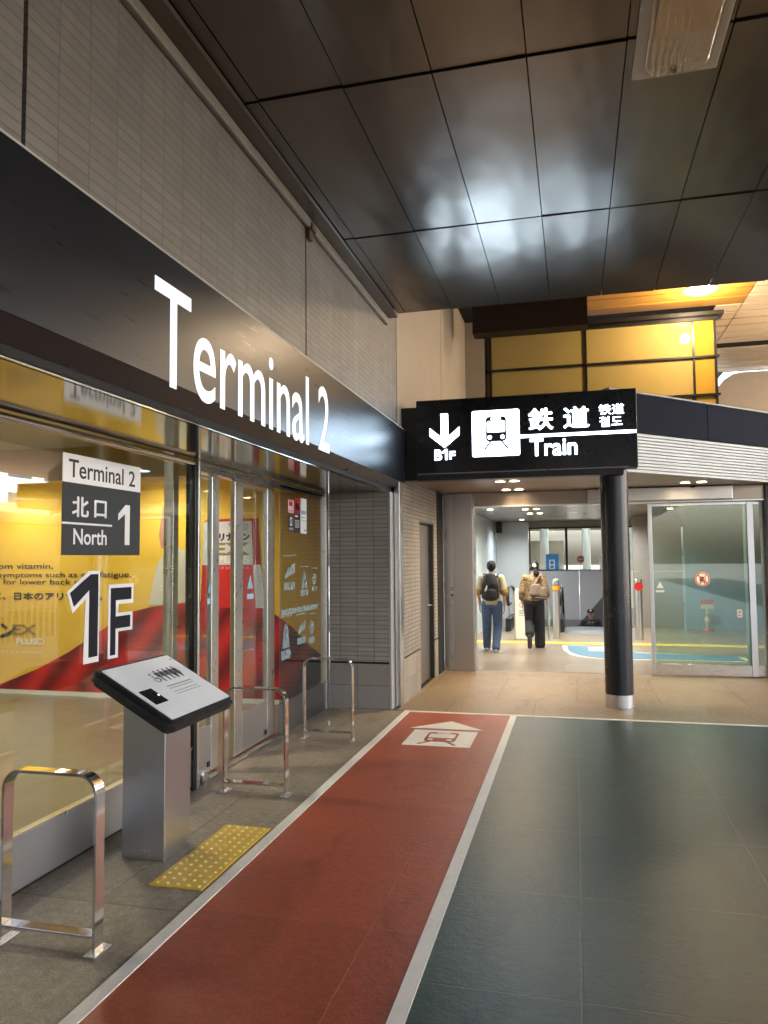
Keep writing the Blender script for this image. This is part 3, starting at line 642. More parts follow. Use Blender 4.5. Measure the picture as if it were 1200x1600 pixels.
def band(z0, z1, s0, s1, out, thick, bm=None):
    bm = bm or BM(); o = Vector((.42, 8.9, 0))
    a = o+d45*s0+nrm*out; b = o+d45*s1+nrm*out
    prism(bm, [Vector((a.x, a.y, z0)), Vector((b.x, b.y, z0)), Vector((b.x, b.y, z1)), Vector((a.x, a.y, z1))], -nrm, thick); return bm
bm = BM()
for k in range(4): band(3.15, 3.6, -.02+1.77*k, 1.74+1.77*k, .02, .06, bm)
obj('edge_band', bm, simple('band_slate', (.014, .018, .03), .5, 0, .1, 2, spec=.03), can)
obj('edge_cap', band(3.602, 3.622, -.02, 7.0, .03, .1), simple('cap_cream', (.55, .5, .42), .5), can)
bm = BM()
for k in range(12): band(2.672+.039*k, 2.672+.039*k+.027, -.05, 7.0, .0, .05, bm)
obj('ribbed_cladding', bm, simple('cladding_white', (.36, .375, .37), .35, .2, .04, 2), can)
obj('cladding_backing', band(2.672, 3.15, -.04, 7.0, -.02, .04), simple('cladding_shadow', (.3, .31, .31), .5), can)
obj('drip_gap', band(3.143, 3.149, -.04, 7.0, .015, .05), M['gap'], can)

lampw = emit('warm_lamp_face', (1.0, .78, .5), 3)
GROUP = 'recessed ceiling downlights'
def downlight(x, y, z, label, watts=18, col=(1, .76, .5), first=[None]):
    if first[0] is None:
        t = thing('downlight', label, 'downlight', (x, y, z), GROUP)
        bm = BM(); n = 24
        for i in range(n):
            a0, a1 = 2*math.pi*i/n, 2*math.pi*(i+1)/n
            prism(bm, [Vector((x+r*math.cos(a), y+r*math.sin(a), z-.008)) for r, a in ((.062, a0), (.082, a0), (.082, a1), (.062, a1))], (0, 0, 1), .012)
        obj('trim_ring', bm, M['white'], t)
        bm = BM(); cyl(bm, (x, y, z-.004), (x, y, z+.002), .061, n=24); obj('lamp_face', bm, lampw, t)
        first[0] = t
    else: t = copy_thing(first[0], (x, y, z), label)
    ld = bpy.data.lights.new('downlight_beam', 'SPOT'); ld.energy = watts*LK; ld.color = col; ld.spot_size = R(160); ld.spot_blend = 1.0; ld.shadow_soft_size = .06
    lo = bpy.data.objects.new('downlight_beam', ld); COL.objects.link(lo); lo.location = (x, y, z-.02)
    return t
LK = .6
n = 0
for (x, y), lb in zip(((-.9, 9.64), (-.72, 9.62), (-.93, 10.86), (-.75, 10.84), (1.44, 10.58), (1.64, 10.57)),
                  ('front twin downlight next to the train sign, side nearer the wall', 'front twin downlight next to the train sign, side nearer the column', 'rear twin downlight over the doorway, side nearer the wall', 'rear twin downlight over the doorway, side nearer the column', 'twin downlight above the tinted glass door, side nearer the column', 'twin downlight above the tinted glass door, side nearer the dark post')):
    downlight(x, y, 2.662, lb, 16)
for i, y in enumerate((13.8, 15.3, 16.85)):
    for s, x in enumerate((-.94, -.72)):
        downlight(x, y, 2.652, f'{("first", "second", "third")[i]} hall downlight past the doorway, {("wall", "column")[s]} side of its twin', 22, (1, .92, .8))
for i, y in enumerate((13.5, 14.3, 15.1)): downlight(-1.62, y, 2.652, f'{("first", "middle", "last")[i]} downlight along the hall wall', 12, (.95, .97, 1))
for i, y in enumerate((13.6, 16.2)): downlight(1.9, y, 2.652, f'added hall downlight behind the tinted glass, {("near", "far")[i]} one', 55, (1, .92, .8))  # added lamps, brighten the hall behind the tinted door
downlight(.9, 18.3, 2.652, 'added hall downlight hidden behind the black column, over the escalators', 40, (.95, .97, 1)); downlight(-1.3, 19.6, 2.652, 'added hall downlight before the ribbed white end wall', 40, (.95, .97, 1))  # two more added lamps, brighten the back of the hall

# ------------------------------------------------------------------ train sign
M['lit'] = emit('lit_sign_white', (.6, .8, 1.0), 1.4)
sg = thing('train_sign', 'lit black sign with a white arrow, train pictogram, Train lettering', 'sign', (-.55, 8.75, 2.6))
obj('housing', bbox(-1.795, .705, 8.705, 8.93, 2.675, 3.562, .004), M['black'], sg)
fsh = obj('face_sheet', bbox(-1.785, .695, 8.7, 8.705, 2.69, 3.55), M['black_gloss'], sg)
obj('bottom_strip', bbox(-1.785, .60, 8.696, 8.71, 2.678, 2.686), simple('strip_grey', (.35, .35, .37), .3, .8), sg)
obj('bottom_rail', bbox(-1.79, .55, 8.72, 8.9, 2.605, 2.674), M['black'], sg)
fo = (0, 8.7, 0)
bm = join(shape(bar2(-1.455, 3.39, -1.455, 3.08, .085), fo, X_, Z_, .004))
bm = join(bm, shape([(-1.632, 3.225), (-1.632, 3.13), (-1.455, 2.985), (-1.278, 3.13), (-1.278, 3.225), (-1.455, 3.08)], (0, 8.699, 0), X_, Z_, .004))
obj('arrow', bm, M['lit'], fsh)
bm = join(text_bm('B', (.085, .125), (-1.575, 8.7, 2.84), X_, Z_, .004, .02), shape(one(-1.483, 2.842, .06, .125), fo, X_, Z_, .004), text_bm('F', (.07, .095), (-1.40, 8.7, 2.845), X_, Z_, .004, .02))
obj('floor_lettering', bm, M['lit'], fsh)
obj('pictogram_field', shape(rrect(-1.128, -.582, 2.862, 3.398, .02), fo, X_, Z_, .004), M['lit'], sg)
train_icon(-.85, 2.93, .46, (0, 8.696, 0), X_, Z_, .003, (M['black'], M['lit']), sg)
bm = join(text_bm('鉄', (.27, .245), (-.475, 8.7, 3.145), X_, Z_, .004, 0, .0045), text_bm('道', (.275, .235), (-.085, 8.7, 3.15), X_, Z_, .004, 0, .0045))
obj('large_lettering', bm, M['lit'], fsh)
bm = join(text_bm('铁道', (.27, .118), (.302, 8.7, 3.278), X_, Z_, .004), text_bm('철도', (.245, .115), (.305, 8.7, 3.143), X_, Z_, .004))
obj('small_lettering', bm, M['lit'], fsh)
obj('rule', bbox(-.575, .695, 8.696, 8.7, 3.06, 3.093), M['lit'], fsh)
obj('latin_lettering', text_bm('Train', (.525, .2), (-.468, 8.7, 2.842), X_, Z_, .004, .014), M['lit'], fsh)
bx = tag(obj('sign_side_box', bbox(-2.0, -1.797, 8.78, 8.95, 2.62, 3.5, .003), M['black']), 'black box filling the gap between fascia and train sign', 'box')

# ------------------------------------------------------------------ black column
colm = thing('black_column', 'round black column with a steel collar under the train sign', 'column', (.455, 8.99, 0))
bm = BM(); cyl(bm, (.455, 8.99, .145), (.455, 8.99, 2.67), .155, n=48); obj('shaft', bm, simple('column_black', (.014, .016, .02), .26, 0, .15, 2, rvar=.05), colm, True)
bm = BM(); cyl(bm, (.455, 8.99, 0), (.455, 8.99, .144), .158, n=48); obj('collar', bm, M['steel'], colm, True)

#UPPER#
# ------------------------------------------------------------------ golden glass block and upper ceiling
gb = thing('golden_glass_block', 'golden glass wall with black frames above the canopy', 'glass wall', (.5, 14.5, 3.2))
F = 14.5
gold_pane = simple('golden_glass', (.44, .34, .12), .06, 0, .14, .9, rvar=.02)
gold_deep = simple('amber_glass', (.46, .28, .045), .06, 0, .14, .9, rvar=.02)
xs_ = [-1.5, .29, 2.19, 2.56]
for zi, (z0, z1) in enumerate(((5.32, 5.97), (4.62, 5.28), (3.95, 4.58))):
    for k in range(3):
        obj('pane', bbox(xs_[k]+.021, xs_[k+1]-.021, F, F+.03, z0, z1), gold_deep if k == 2 else gold_pane, gb)
for x in xs_: obj('mullion', bbox(x-.02, x+.02, F-.03, F+.06, 3.6, 5.97), M['black'], gb)
bm = BM()
for z0, z1 in ((5.282, 5.318), (4.582, 4.618), (5.972, 6.03)): box(bm, -1.6, 2.62, F-.05, F+.05, z0, z1)
obj('rail_frame', bm, M['black'], gb)
obj('cornice', bbox(-1.6, 2.70, F-.16, F+.2, 6.032, 6.10), M['black'], gb)
obj('side_return', bbox(2.53, 2.6, F+.06, F+2.2, 3.6, 6.03), gold_deep, gb)
obj('backing', bbox(-1.6, 2.55, F+.05, F+.3, 3.4, 6.03), simple('block_backing', (.15, .12, .06), .6), gb)
bh = tag(obj('dark_bulkhead', bbox(-1.62, .30, 12.75, 13.1, 5.55, 6.24), simple('bulkhead_black', (.02, .012, .01), .5)), 'dark bulkhead hanging under the ceiling before the golden glass', 'bulkhead')
def plankmat(name, c):
    m = NT(name); co = m.coord()
    f = m.noise(m.mapping(co, (1, 25, 1)), 2, 4); m.principled(m.mix(f, c4(c, .85), c4(c, 1.12)), .4); return m.m
bm = BM(); bm2 = BM()
y = 8.3
while y < 19.6:
    if not (17.15 < y < 17.7):
        box(bm, 3.07, 9, y, y+.385, 6.25, 6.285)
        if y < 14.3: box(bm2, .32 if y > 12.3 else -1.98, 3.05, y, y+.385, 6.25, 6.285)
        else: box(bm, 2.62, 3.05, y, y+.385, 6.25, 6.285)
    y += .45
struct('upper_ceiling', bm, plankmat('cream_plank', (.72, .6, .44)))
struct('amber_ceiling', bm2, plankmat('amber_cast_plank', (.5, .25, .035)))  # warm orange light put into the colour of these planks
struct('upper_ceiling_slab', bbox(-1.98, 9, 8.0, 20.2, 6.288, 6.9), M['gap'])
bkp = [(3.53, 4.0), (9, 4.0), (9, 6.2), (4.1, 6.2), (3.9, 6.17), (3.68, 6.03), (3.56, 5.88)]
tag(obj('cream_end_wall', shape(bkp, (0, 20, 0), X_, Z_, .1), simple('end_wall_cream', (.6, .52, .42), .5)), 'cream end wall with a rounded corner under the plank ceiling', 'wall')['kind'] = 'thing'
ul = thing('amber_ceiling_lamp', 'glowing warm lamp in the amber plank ceiling', 'ceiling lamp', (2.2, 13.58, 6.24))
bm = BM(); cyl(bm, (2.2, 13.58, 6.2), (2.2, 13.58, 6.249), .2, .23, 28); obj('lamp_face', bm, emit('amber_lamp_face', (1, .72, .38), 1.6), ul)
bm = BM(); cyl(bm, (2.2, 13.58, 6.235), (2.2, 13.58, 6.252), .27, n=28); obj('trim_ring', bm, M['white'], ul)
ld = bpy.data.lights.new('amber_lamp', 'POINT'); ld.energy = 19; ld.color = (1, .76, .5); ld.shadow_soft_size = .08
lo = bpy.data.objects.new('amber_lamp', ld); COL.objects.link(lo); lo.location = (2.2, 13.45, 5.95)

pl = thing('added_fill_pendant', 'added warm fill globe out of view under the cream plank ceiling', 'pendant lamp', (5.7, 15.2, 5.0))  # added lamp out of view, warms the upper right and the floor
bm = BM(); bmesh.ops.create_icosphere(bm, subdivisions=3, radius=.2, matrix=Matrix.Translation((5.7, 15.2, 5.0))); obj('globe', bm, emit('fill_globe_glow', (1, .78, .5), 1.2), pl, True)
bm = BM(); cyl(bm, (5.7, 15.2, 5.19), (5.7, 15.2, 6.25), .015, n=10); obj('rod', bm, M['black'], pl)
ld = bpy.data.lights.new('fill_pendant_light', 'POINT'); ld.energy = 36; ld.color = (1, .76, .5); ld.shadow_soft_size = .21
lo = bpy.data.objects.new('fill_pendant_light', ld); COL.objects.link(lo); lo.location = (5.7, 14.95, 4.75)
#KIOSK#
# ------------------------------------------------------------------ kiosk
kio = thing('information_kiosk', 'steel information kiosk with a tilted white touch panel', 'kiosk', (-2.4, 4.04, 0))
ped = obj('pedestal', bbox(-2.545, -2.275, 3.89, 4.185, .0, .93, .004), steel('kiosk_steel', (.5, .5, .52), .3, (60, 60, 1.2)), kio)
bm = BM()
for dx in (0, .03): cyl(bm, (-2.40+dx, 3.89, .05), (-2.40+dx, 3.884, .05), .006, n=10)
cyl(bm, (-2.41, 3.89, .5), (-2.41, 3.885, .5), .006, n=10); obj('screw', bm, M['chrome'], ped)
# tilted head: local frame u along +y, v up the slope towards -x
v = Vector((-.44, 0, .245)); vl = v.length; v.normalize(); u = Vector((0, 1, 0)); nn = u.cross(v); 
if nn.z < 0: nn = -nn
o0 = Vector((-2.10, 3.665, .842)); hw, hl2 = .695, vl
def headpoly(m_, lift, r): return [o0+u*a+v*b+nn*lift for a, b in rrect(-m_, hw+m_, -m_, hl2+m_, r, 6)]
bm = BM(); prism(bm, headpoly(.035, -.085, .055), nn, .082)
bmesh.ops.bevel(bm, geom=[e for e in bm.edges if len(e.link_faces) == 2 and any(len(f.verts) > 4 for f in e.link_faces)], offset=.022, segments=4, affect='EDGES')
bez = obj('bezel', bm, M['rubber'], kio, True, 50)
bm = BM(); prism(bm, headpoly(-.002, -.004, .012), nn, .004); plate = obj('white_plate', bm, M['white'], bez)
def kp(pts, lift=.0006, th=.0006):
    b = BM(); prism(b, [o0+u*a+v*bb+nn*lift for a, bb in pts], nn, th); return b
obj('touch_screen', kp(rrect(.0, .165, .275, .4, .006) if False else rrect(.035, .165, .135, .265, .006)), M['black_gloss'], bez)
# figures in a line: drawn upright for someone standing at the +x side
pic = kp(disc2(.30, .372, .008, 10))
wx = .30
pic = join(pic, kp(bar2(wx, .355, wx, .325, .008)), kp(bar2(wx, .327, wx+.03, .327, .008)), kp(bar2(wx+.03, .327, wx+.038, .30, .007)))
nseg = 16
for i in range(nseg):
    a0, a1 = R(-200+250*i/nseg), R(-200+250*(i+1)/nseg)
    pic = join(pic, kp([(wx+.006+r*math.cos(a), .317+r*math.sin(a)) for r, a in ((.021, a0), (.026, a0), (.026, a1), (.021, a1))]))
for k in range(5):
    fx = .365+.05*k
    pic = join(pic, kp(disc2(fx, .388, .0085, 12)), kp([(fx-.011, .376), (fx+.011, .376), (fx+.009, .335), (fx+(.02 if k in (3, 4) else .008), .33), (fx+.006, .285), (fx-.006, .285), (fx-(.02 if k in (3, 4) else .008), .33), (fx-.012, .335)]), kp(bar2(fx-.017, .373, fx-.021, .33, .006)), kp(bar2(fx+.017, .373, fx+.021, .33, .006)))
obj('pictogram_print', pic, M['black'], bez)
greyink = simple('print_grey_line', (.25, .25, .26), .5)
pic = kp(bar2(.30, .24, .58, .24, .008))
for z in (.218, .185, .163): pic = join(pic, kp(bar2(.30, z, .575, z, .005)))
pic = join(pic, kp(bar2(.645, .455, .67, .455, .008)))
obj('text_line_print', pic, greyink, bez)
bm = BM(); cyl(bm, o0+u*.15+v*.2+nn*.0008, o0+u*.15+v*.2+nn*.0016, .006, n=12); obj('screen_light', bm, emit('screen_spot', (1, 1, 1), .4), bez)

# ------------------------------------------------------------------ hoops
def make_hoop(y, label):
    t = thing('hoop_barrier', label, 'barrier', (-2.28, y, 0), 'chrome hoop barriers along the glass front')
    x0, x1, zt, r = -2.52, -2.045, .752, .085
    path = [(x0, y, .008)]
    for i in range(9):
        a = R(180-90*i/8); path.append((x0+r+r*math.cos(a), y, zt-r+r*math.sin(a)))
    for i in range(9):
        a = R(90-90*i/8); path.append((x1-r+r*math.cos(a), y, zt-r+r*math.sin(a)))
    path.append((x1, y, .008))
    w, th = .032, .007
    bm = BM(); sweep(bm, path, [(-w, -th), (w, -th), (w, th), (-w, th)]); 
    bmesh.ops.bevel(bm, geom=[e for e in bm.edges if e.calc_face_angle(0) > 1.2], offset=.002, segments=2, affect='EDGES')
    obj('loop', bm, M['chrome'], t, True, 40)
    obj('cross_bar', bbox(x0+.007, x1-.007, y-.03, y+.03, .066, .078, .002), M['chrome'], t)
    for x in (x0, x1):
        fp = obj('foot_plate', bbox(x-.03, x+.03, y-.06, y+.06, 0, .008, .002), M['steel'], t)
        for s_ in (-1, 1):
            bm = BM(); cyl(bm, (x, y+s_*.047, .008), (x, y+s_*.047, .012), .007, n=6); obj('bolt', bm, M['chrome'], fp)
    return t
h0 = make_hoop(2.955, 'chrome hoop barrier in front of the kiosk, standing alone by the kick plate')
copy_thing(h0, (-2.28, 5.155, 0), 'chrome hoop barrier just past the kiosk, before the open doors')
copy_thing(h0, (-2.28, 6.82, 0), 'chrome hoop barrier before the tiled pier')
kn = tag(obj('door_guard', join(bbox(-2.80, -2.71, 5.17, 5.25, .05, .062), bbox(-2.735, -2.70, 5.16, 5.26, .03, .12, .012)), M['chrome'], smooth=True), 'curved chrome guard at the foot of the dark door post', 'guard')
bm = BM(); cyl(bm, (-2.47, 7.39, .0), (-2.47, 7.39, .035), .014, n=16); cyl(bm, (-2.47, 7.39, .035), (-2.47, 7.39, .045), .014, .008, 16)
tag(obj('floor_stud', bm, M['alu'], smooth=True), 'small metal stud in the paving before the tiled pier', 'stud')

#HALL#
# ------------------------------------------------------------------ hall
struct('hall_ceiling', bbox(-2.2, 4.2, 11.5, 21.6, 2.66, 2.8), simple('hall_ceiling_bronze', (.2, .165, .13), .3, .4, .08, 1.4))
struct('hall_roof', bbox(-2.2, 4.2, 11.5, 34, 2.85, 3.1), M['gap'])
tag(obj('hall_blue_wall', join(bbox(-2.3, -2.1, 11.51, 21, 0, 2.66)), simple('hall_wall_blue', (.6, .7, .75), .3, 0, .05)), 'smooth pale blue side wall of the hall', 'wall')
lw = thing('ribbed_end_wall', 'white wall of fine horizontal ribs at the end of the hall', 'wall', (-1.7, 21, 0))
bm = BM()
for k in range(66): box(bm, -2.09, -1.23, 20.95, 21.05, .02+.04*k, .05+.04*k)
box(bm, -2.09, -1.23, 20.98, 21.1, 0, 2.66); obj('rib_cladding', bm, simple('rib_white', (.78, .82, .8), .4, 0, .04), lw)
obj('speaker_box', bbox(-2.06, -1.92, 20.6, 20.9, 2.36, 2.66), M['black'], lw)
ge = thing('hall_glass_screen', 'black framed glass screen behind the grey parapet', 'glazing', (.5, 21.4, 1.3))
for a, b in ((-1.19, -.25), (-.18, 1.3), (1.37, 3.0)): obj('pane', bbox(a, b, 21.4, 21.41, 1.3, 2.47), M['glass_in'], ge)
bm = BM()
for a, b in ((-1.228, -1.19), (-.249, -.181), (1.301, 1.369)): box(bm, a, b, 21.36, 21.45, 1.3, 2.47)
box(bm, -1.228, 3.0, 21.36, 21.45, 2.471, 2.52); obj('frame', bm, M['black'], ge)
tag(obj('screen_head_wall', bbox(-1.228, 4.2, 21.35, 21.6, 2.521, 2.66), simple('head_brown', (.3, .26, .21), .5)), 'brown band of wall over the black framed glass screen', 'wall')
par = thing('grey_parapet', 'grey panelled parapet around the escalator well', 'parapet', (0, 21, 0))
bm = BM()
for a, b in ((-1.52, -.82), (-.81, .1), (.11, 1.3)): box(bm, a, b, 21.02, 21.12, -.5, 1.325)
obj('sheet_cladding', bm, simple('parapet_grey', (.4, .405, .43), .45, 0, .04), par)
obj('coping', bbox(-1.54, 1.32, 21.0, 21.14, 1.327, 1.345), M['black'], par)
bm = BM(); prism(bm, [Vector((0.0, 21.015, -.2)), Vector((1.3, 21.015, 1.32)), Vector((1.3, 21.015, -.2))], (0, -1, 0), .03); obj('sloping_dark_panel', bm, simple('panel_dark_grey', (.075, .075, .085), .5), par)  # dark grey triangle in front of the parapet sheets
tag(obj('hall_grey_wall', join(bbox(1.36, 2.46, 19.0, 19.2, 0, 1.32), bbox(1.36, 2.46, 19.02, 19.2, 1.34, 2.66)), simple('hall_wall_taupe', (.36, .33, .28), .5)), 'taupe wall beside the escalator well, behind the tinted glass', 'wall')
tag(obj('hall_slate_wall', bbox(2.47, 4.2, 18.6, 18.8, 0, 2.66), simple('hall_wall_slate', (.3, .42, .48), .4, 0, .1)), 'slate blue wall at the end of the hall behind the tinted glass', 'wall')
tag(obj('hall_outer_wall', join(bbox(4.1, 4.2, 12.7, 21.6, 0, 3.1)), simple('hall_wall_brown', (.22, .17, .12), .5)), 'brown outer wall of the hall on the road side', 'wall')
# far room behind the screen
for i, (x, y) in enumerate(((-.95, 25), (.4, 27), (1.9, 26))):
    bm = BM(); cyl(bm, (x, y, 0), (x, y, 2.85), .14, n=20); tag(obj('pale_column', bm, simple('pale_column_white', (.6, .62, .6), .4), smooth=True), ('pale round column behind the blue banner', 'pale round column behind the red disc sign', 'pale round column seen beyond the black screen frame')[i], 'column', 'pale columns beyond the glass screen')
tag(obj('far_partition', join(bbox(-2.2, -.4, 29, 29.1, 0, 2.3), bbox(.9, 4.2, 29.5, 29.6, 0, 1.7)), simple('far_white', (.55, .53, .45), .5)), 'pale partition far beyond the glass screen', 'partition')
tubes = thing('tube_light', 'white tube lights on the ceiling beyond the glass screen', 'tube light', (0, 24, 2.8))
for y in (22.6, 24.2, 26.0): obj('lit_tube', bbox(-1.0, 3.2, y, y+.08, 2.78, 2.83), emit('tube_white', (.95, 1, .95), 2.5), tubes)
bs = thing('blue_banner', 'blue banner with a white lift drawing behind the parapet', 'banner', (-.6, 21.32, 1.3))
obj('cloth', bbox(-.775, -.43, 21.30, 21.32, 1.0, 1.77), simple('banner_blue', (.03, .22, .55), .5), bs)
obj('lift_drawing', join(shape(rrect(-.69, -.655, 1.36, 1.6, .004), (0, 21.299, 0), X_, Z_, .001), shape(rrect(-.57, -.535, 1.36, 1.6, .004), (0, 21.299, 0), X_, Z_, .001), shape(bar2(-.69, 1.6, -.535, 1.6, .03), (0, 21.299, 0), X_, Z_, .001), shape(bar2(-.655, 1.47, -.57, 1.47, .03), (0, 21.299, 0), X_, Z_, .001), shape(bar2(-.69, 1.37, -.535, 1.37, .03), (0, 21.299, 0), X_, Z_, .001)), M['white'], bs)
rs = thing('red_disc_sign', 'red disc sign with a white bar beyond the glass screen', 'sign', (.16, 21.7, 1.6))
obj('disc', shape(disc2(.16, 1.62, .1, 24), (0, 21.7, 0), X_, Z_, .01), simple('disc_red', (.6, .03, .04), .4), rs)
obj('bar', shape(bar2(.09, 1.62, .23, 1.62, .04), (0, 21.689, 0), X_, Z_, .002), M['white'], rs)
obj('stem', bbox(.15, .17, 21.71, 21.73, 0, 1.6), M['alu'], rs)

# escalators
def escalator(x0, x1, label):
    t = thing('escalator', label, 'escalator', ((x0+x1)/2, 17.6, 0))
    obj('floor_plate', bbox(x0+.03, x1-.03, 17.0, 18.8, .006, .016), M['steel'], t)
    bm = BM()
    for k in range(9):
        box(bm, x0+.06, x1-.06, 18.81+.24*k, 19.05+.24*k, -.2*k-.35, -.2*k-.02)
    obj('step_tread', bm, simple('step_grey', (.12, .12, .13), .5, .5), t)
    for x in (x0, x1):
        bm = BM()
        path = [(x, 21.0, -.55), (x, 19.0, .92), (x, 18.3, 1.0), (x, 17.6, 1.0)]
        for i in range(11):
            a = R(90+18*i); path.append((x, 17.5+.2*math.cos(a)*1.0, .8+.2*math.sin(a)))
        path += [(x, 17.7, .6), (x, 18.2, .6)]
        sweep(bm, path, [(.035*math.cos(R(30*i)), .025*math.sin(R(30*i))) for i in range(12)], up=Vector((1, 0, 0)))
        hrb = bm
        bm = BM(); prism(bm, [Vector((x-.008, a, b)) for a, b in ((20.9, -.6), (20.9, -.5), (19.0, .88), (18.3, .96), (17.5, .96), (17.36, .9), (17.3, .78), (17.36, .62), (17.5, .3), (18.9, .3), (20.5, -.8))], (1, 0, 0), .016); gbl = obj('glass_balustrade', bm, M['glass_in'], t); obj('handrail', hrb, M['rubber'], gbl, True)
        bm = BM(); prism(bm, [Vector((x-.06, a, b)) for a, b in ((17.35, .006), (17.35, .3), (18.9, .3), (20.9, -1.1), (20.9, -1.6), (18.9, .006))], (1, 0, 0), .12); obj('skirting', bm, M['black'], t)
    return t
escalator(-1.5, -.85, 'escalator behind the walking people, going down')
escalator(-.32, .78, 'escalator with the capped rider, behind the silver bollard')

# bollards
def bollard(x, y, label, col, disc):
    t = thing('safety_bollard', label, 'bollard', (x, y, 0), 'steel bollards before the escalators')
    bm = BM(); cyl(bm, (x, y, 0.006), (x, y, 1.215), .072, n=28); cyl(bm, (x, y, 1.215), (x, y, 1.235), .072, .062, 28); obj('tube', bm, M['steel'], t, True)
    mt = simple('bollard_sign_'+('red' if disc else 'orange'), col, .45)
    if disc: obj('disc', shape(disc2(x, 1.08, .085, 24), (0, y-.076, 0), X_, Z_, .006), mt, t)
    else:
        bm = BM(); cyl(bm, (x, y, 1.0), (x, y, 1.1), .0745, n=28); obj('band', bm, mt, t, True)
        bm = BM(); cyl(bm, (x, y, .985), (x, y, .998), .0748, n=28); cyl(bm, (x, y, 1.102), (x, y, 1.115), .0748, n=28); obj('band_edge', bm, M['dark_alu'], t, True)
    return t
bollard(-.395, 16.05, 'steel bollard with an orange band behind the woman', (.8, .33, .02), False)
bollard(1.235, 16.08, 'steel bollard with a red disc next to the tinted door', (.8, .03, .03), True)
bd = thing('notice_stand', 'white standing notice board with a red circle mark between the two walkers', 'notice stand', (-1.05, 15.75, 0))
bm = BM(); prism(bm, [Vector((a, 15.72, b)) for a, b in rrect(-1.21, -.91, .02, 1.04, .035)], (0, 1, 0), .06); obj('board', bm, simple('stand_cream', (.72, .66, .56), .45), bd)
obj('side_frame', join(bbox(-1.235, -1.212, 15.71, 15.79, 0.006, 1.0), bbox(-.908, -.885, 15.71, 15.79, 0.006, 1.0)), simple('stand_brown', (.3, .24, .17), .5), bd)
obj('grip_slot', bbox(-1.13, -.99, 15.715, 15.7205, .985, 1.01), M['dark_alu'], bd)
bm = BM(); n = 28
for i in range(n):
    a0, a1 = 2*math.pi*i/n, 2*math.pi*(i+1)/n
    prism(bm, [Vector((-1.06+r*math.cos(a), 15.718, .72+r*math.sin(a))) for r, a in ((.052, a0), (.066, a0), (.066, a1), (.052, a1))], (0, -1, 0), .001)
obj('red_circle_print', join(bm, shape([(-1.085, .70), (-1.035, .70), (-1.06, .75)], (0, 15.718, 0), X_, Z_, .001)), red, bd)
obj('text_line_print', join(*[shape(bar2(-1.14, z, -.98, z, .014), (0, 15.718, 0), X_, Z_, .001) for z in (.6, .57, .54, .5)]), greyink, bd)
tag(obj('tactile_strip', bbox(-2.05, 3.4, 15.05, 15.4, .0, .012), simple('hall_yellow', (.75, .47, .05), .5)), 'yellow tactile strip across the hall floor before the bollards', 'tactile strip')
# blue floor graphic
def curve(p0, p1, p2, n=8): return [((1-t)**2*p0[0]+2*t*(1-t)*p1[0]+t*t*p2[0], (1-t)**2*p0[1]+2*t*(1-t)*p1[1]+t*t*p2[1]) for t in [i/n for i in range(n+1)]]
blue = [(2.62, 13.06), (2.56, 13.62), (1.5, 13.84)]+curve((1.3, 13.84), (.72, 13.8), (.66, 14.75))+[(-.18, 14.75)]+curve((-.16, 14.2), (-.1, 13.1), (.6, 13.02))+[(1.1, 13.06)]
ctr = (1.0, 13.7)
bf = thing('floor_graphic', 'light blue floor graphic with a cream outline in the hall', 'floor graphic', (1.0, 13.7, .006))
outl = [(ctr[0]+(a-ctr[0])*1.03+(.05 if a > ctr[0] else -.05), ctr[1]+(b-ctr[1])*1.0+(.06 if b > ctr[1] else -.06)) for a, b in blue]
obj('outline', shape(outl, (0, 0, .007), X_, Y_, .003), simple('graphic_cream', (.75, .68, .52), .4), bf)
obj('blue_field', shape(blue, (0, 0, .0105), X_, Y_, .003), simple('graphic_blue', (.06, .19, .3), .4), bf)
obj('white_caption_block', join(shape([(.2, 14.35), (.64, 14.35), (.64, 14.6), (.2, 14.6)], (0, 0, .014), X_, Y_, .002), shape([(.2, 14.0), (.6, 14.0), (.6, 14.2), (.2, 14.2)], (0, 0, .014), X_, Y_, .002)), simple('graphic_white', (.62, .66, .62), .4), bf)
ss = thing('warning_stand', 'small red and cream sign stand behind the tinted glass', 'sign stand', (2.85, 18.2, 0))
obj('board', join(bbox(2.72, 2.99, 18.2, 18.22, .60, .70)), simple('stand_red', (.6, .12, .09), .5), ss)
obj('lower_board', join(bbox(2.72, 2.99, 18.2, 18.22, .701-.2, .599)), simple('stand_ivory', (.7, .6, .42), .5), ss)
bm = BM(); cyl(bm, (2.85, 18.21, .05), (2.85, 18.21, .52), .03, .03, 14); cyl(bm, (2.85, 18.21, .2), (2.85, 18.21, .32), .06, .05, 14); obj('stem', bm, simple('stand_cream2', (.65, .5, .36), .5), ss, True)
bm = BM(); cyl(bm, (2.85, 18.21, .006), (2.85, 18.21, .05), .12, .1, 18); obj('foot', bm, simple('stand_red2', (.55, .08, .07), .5), ss, True)

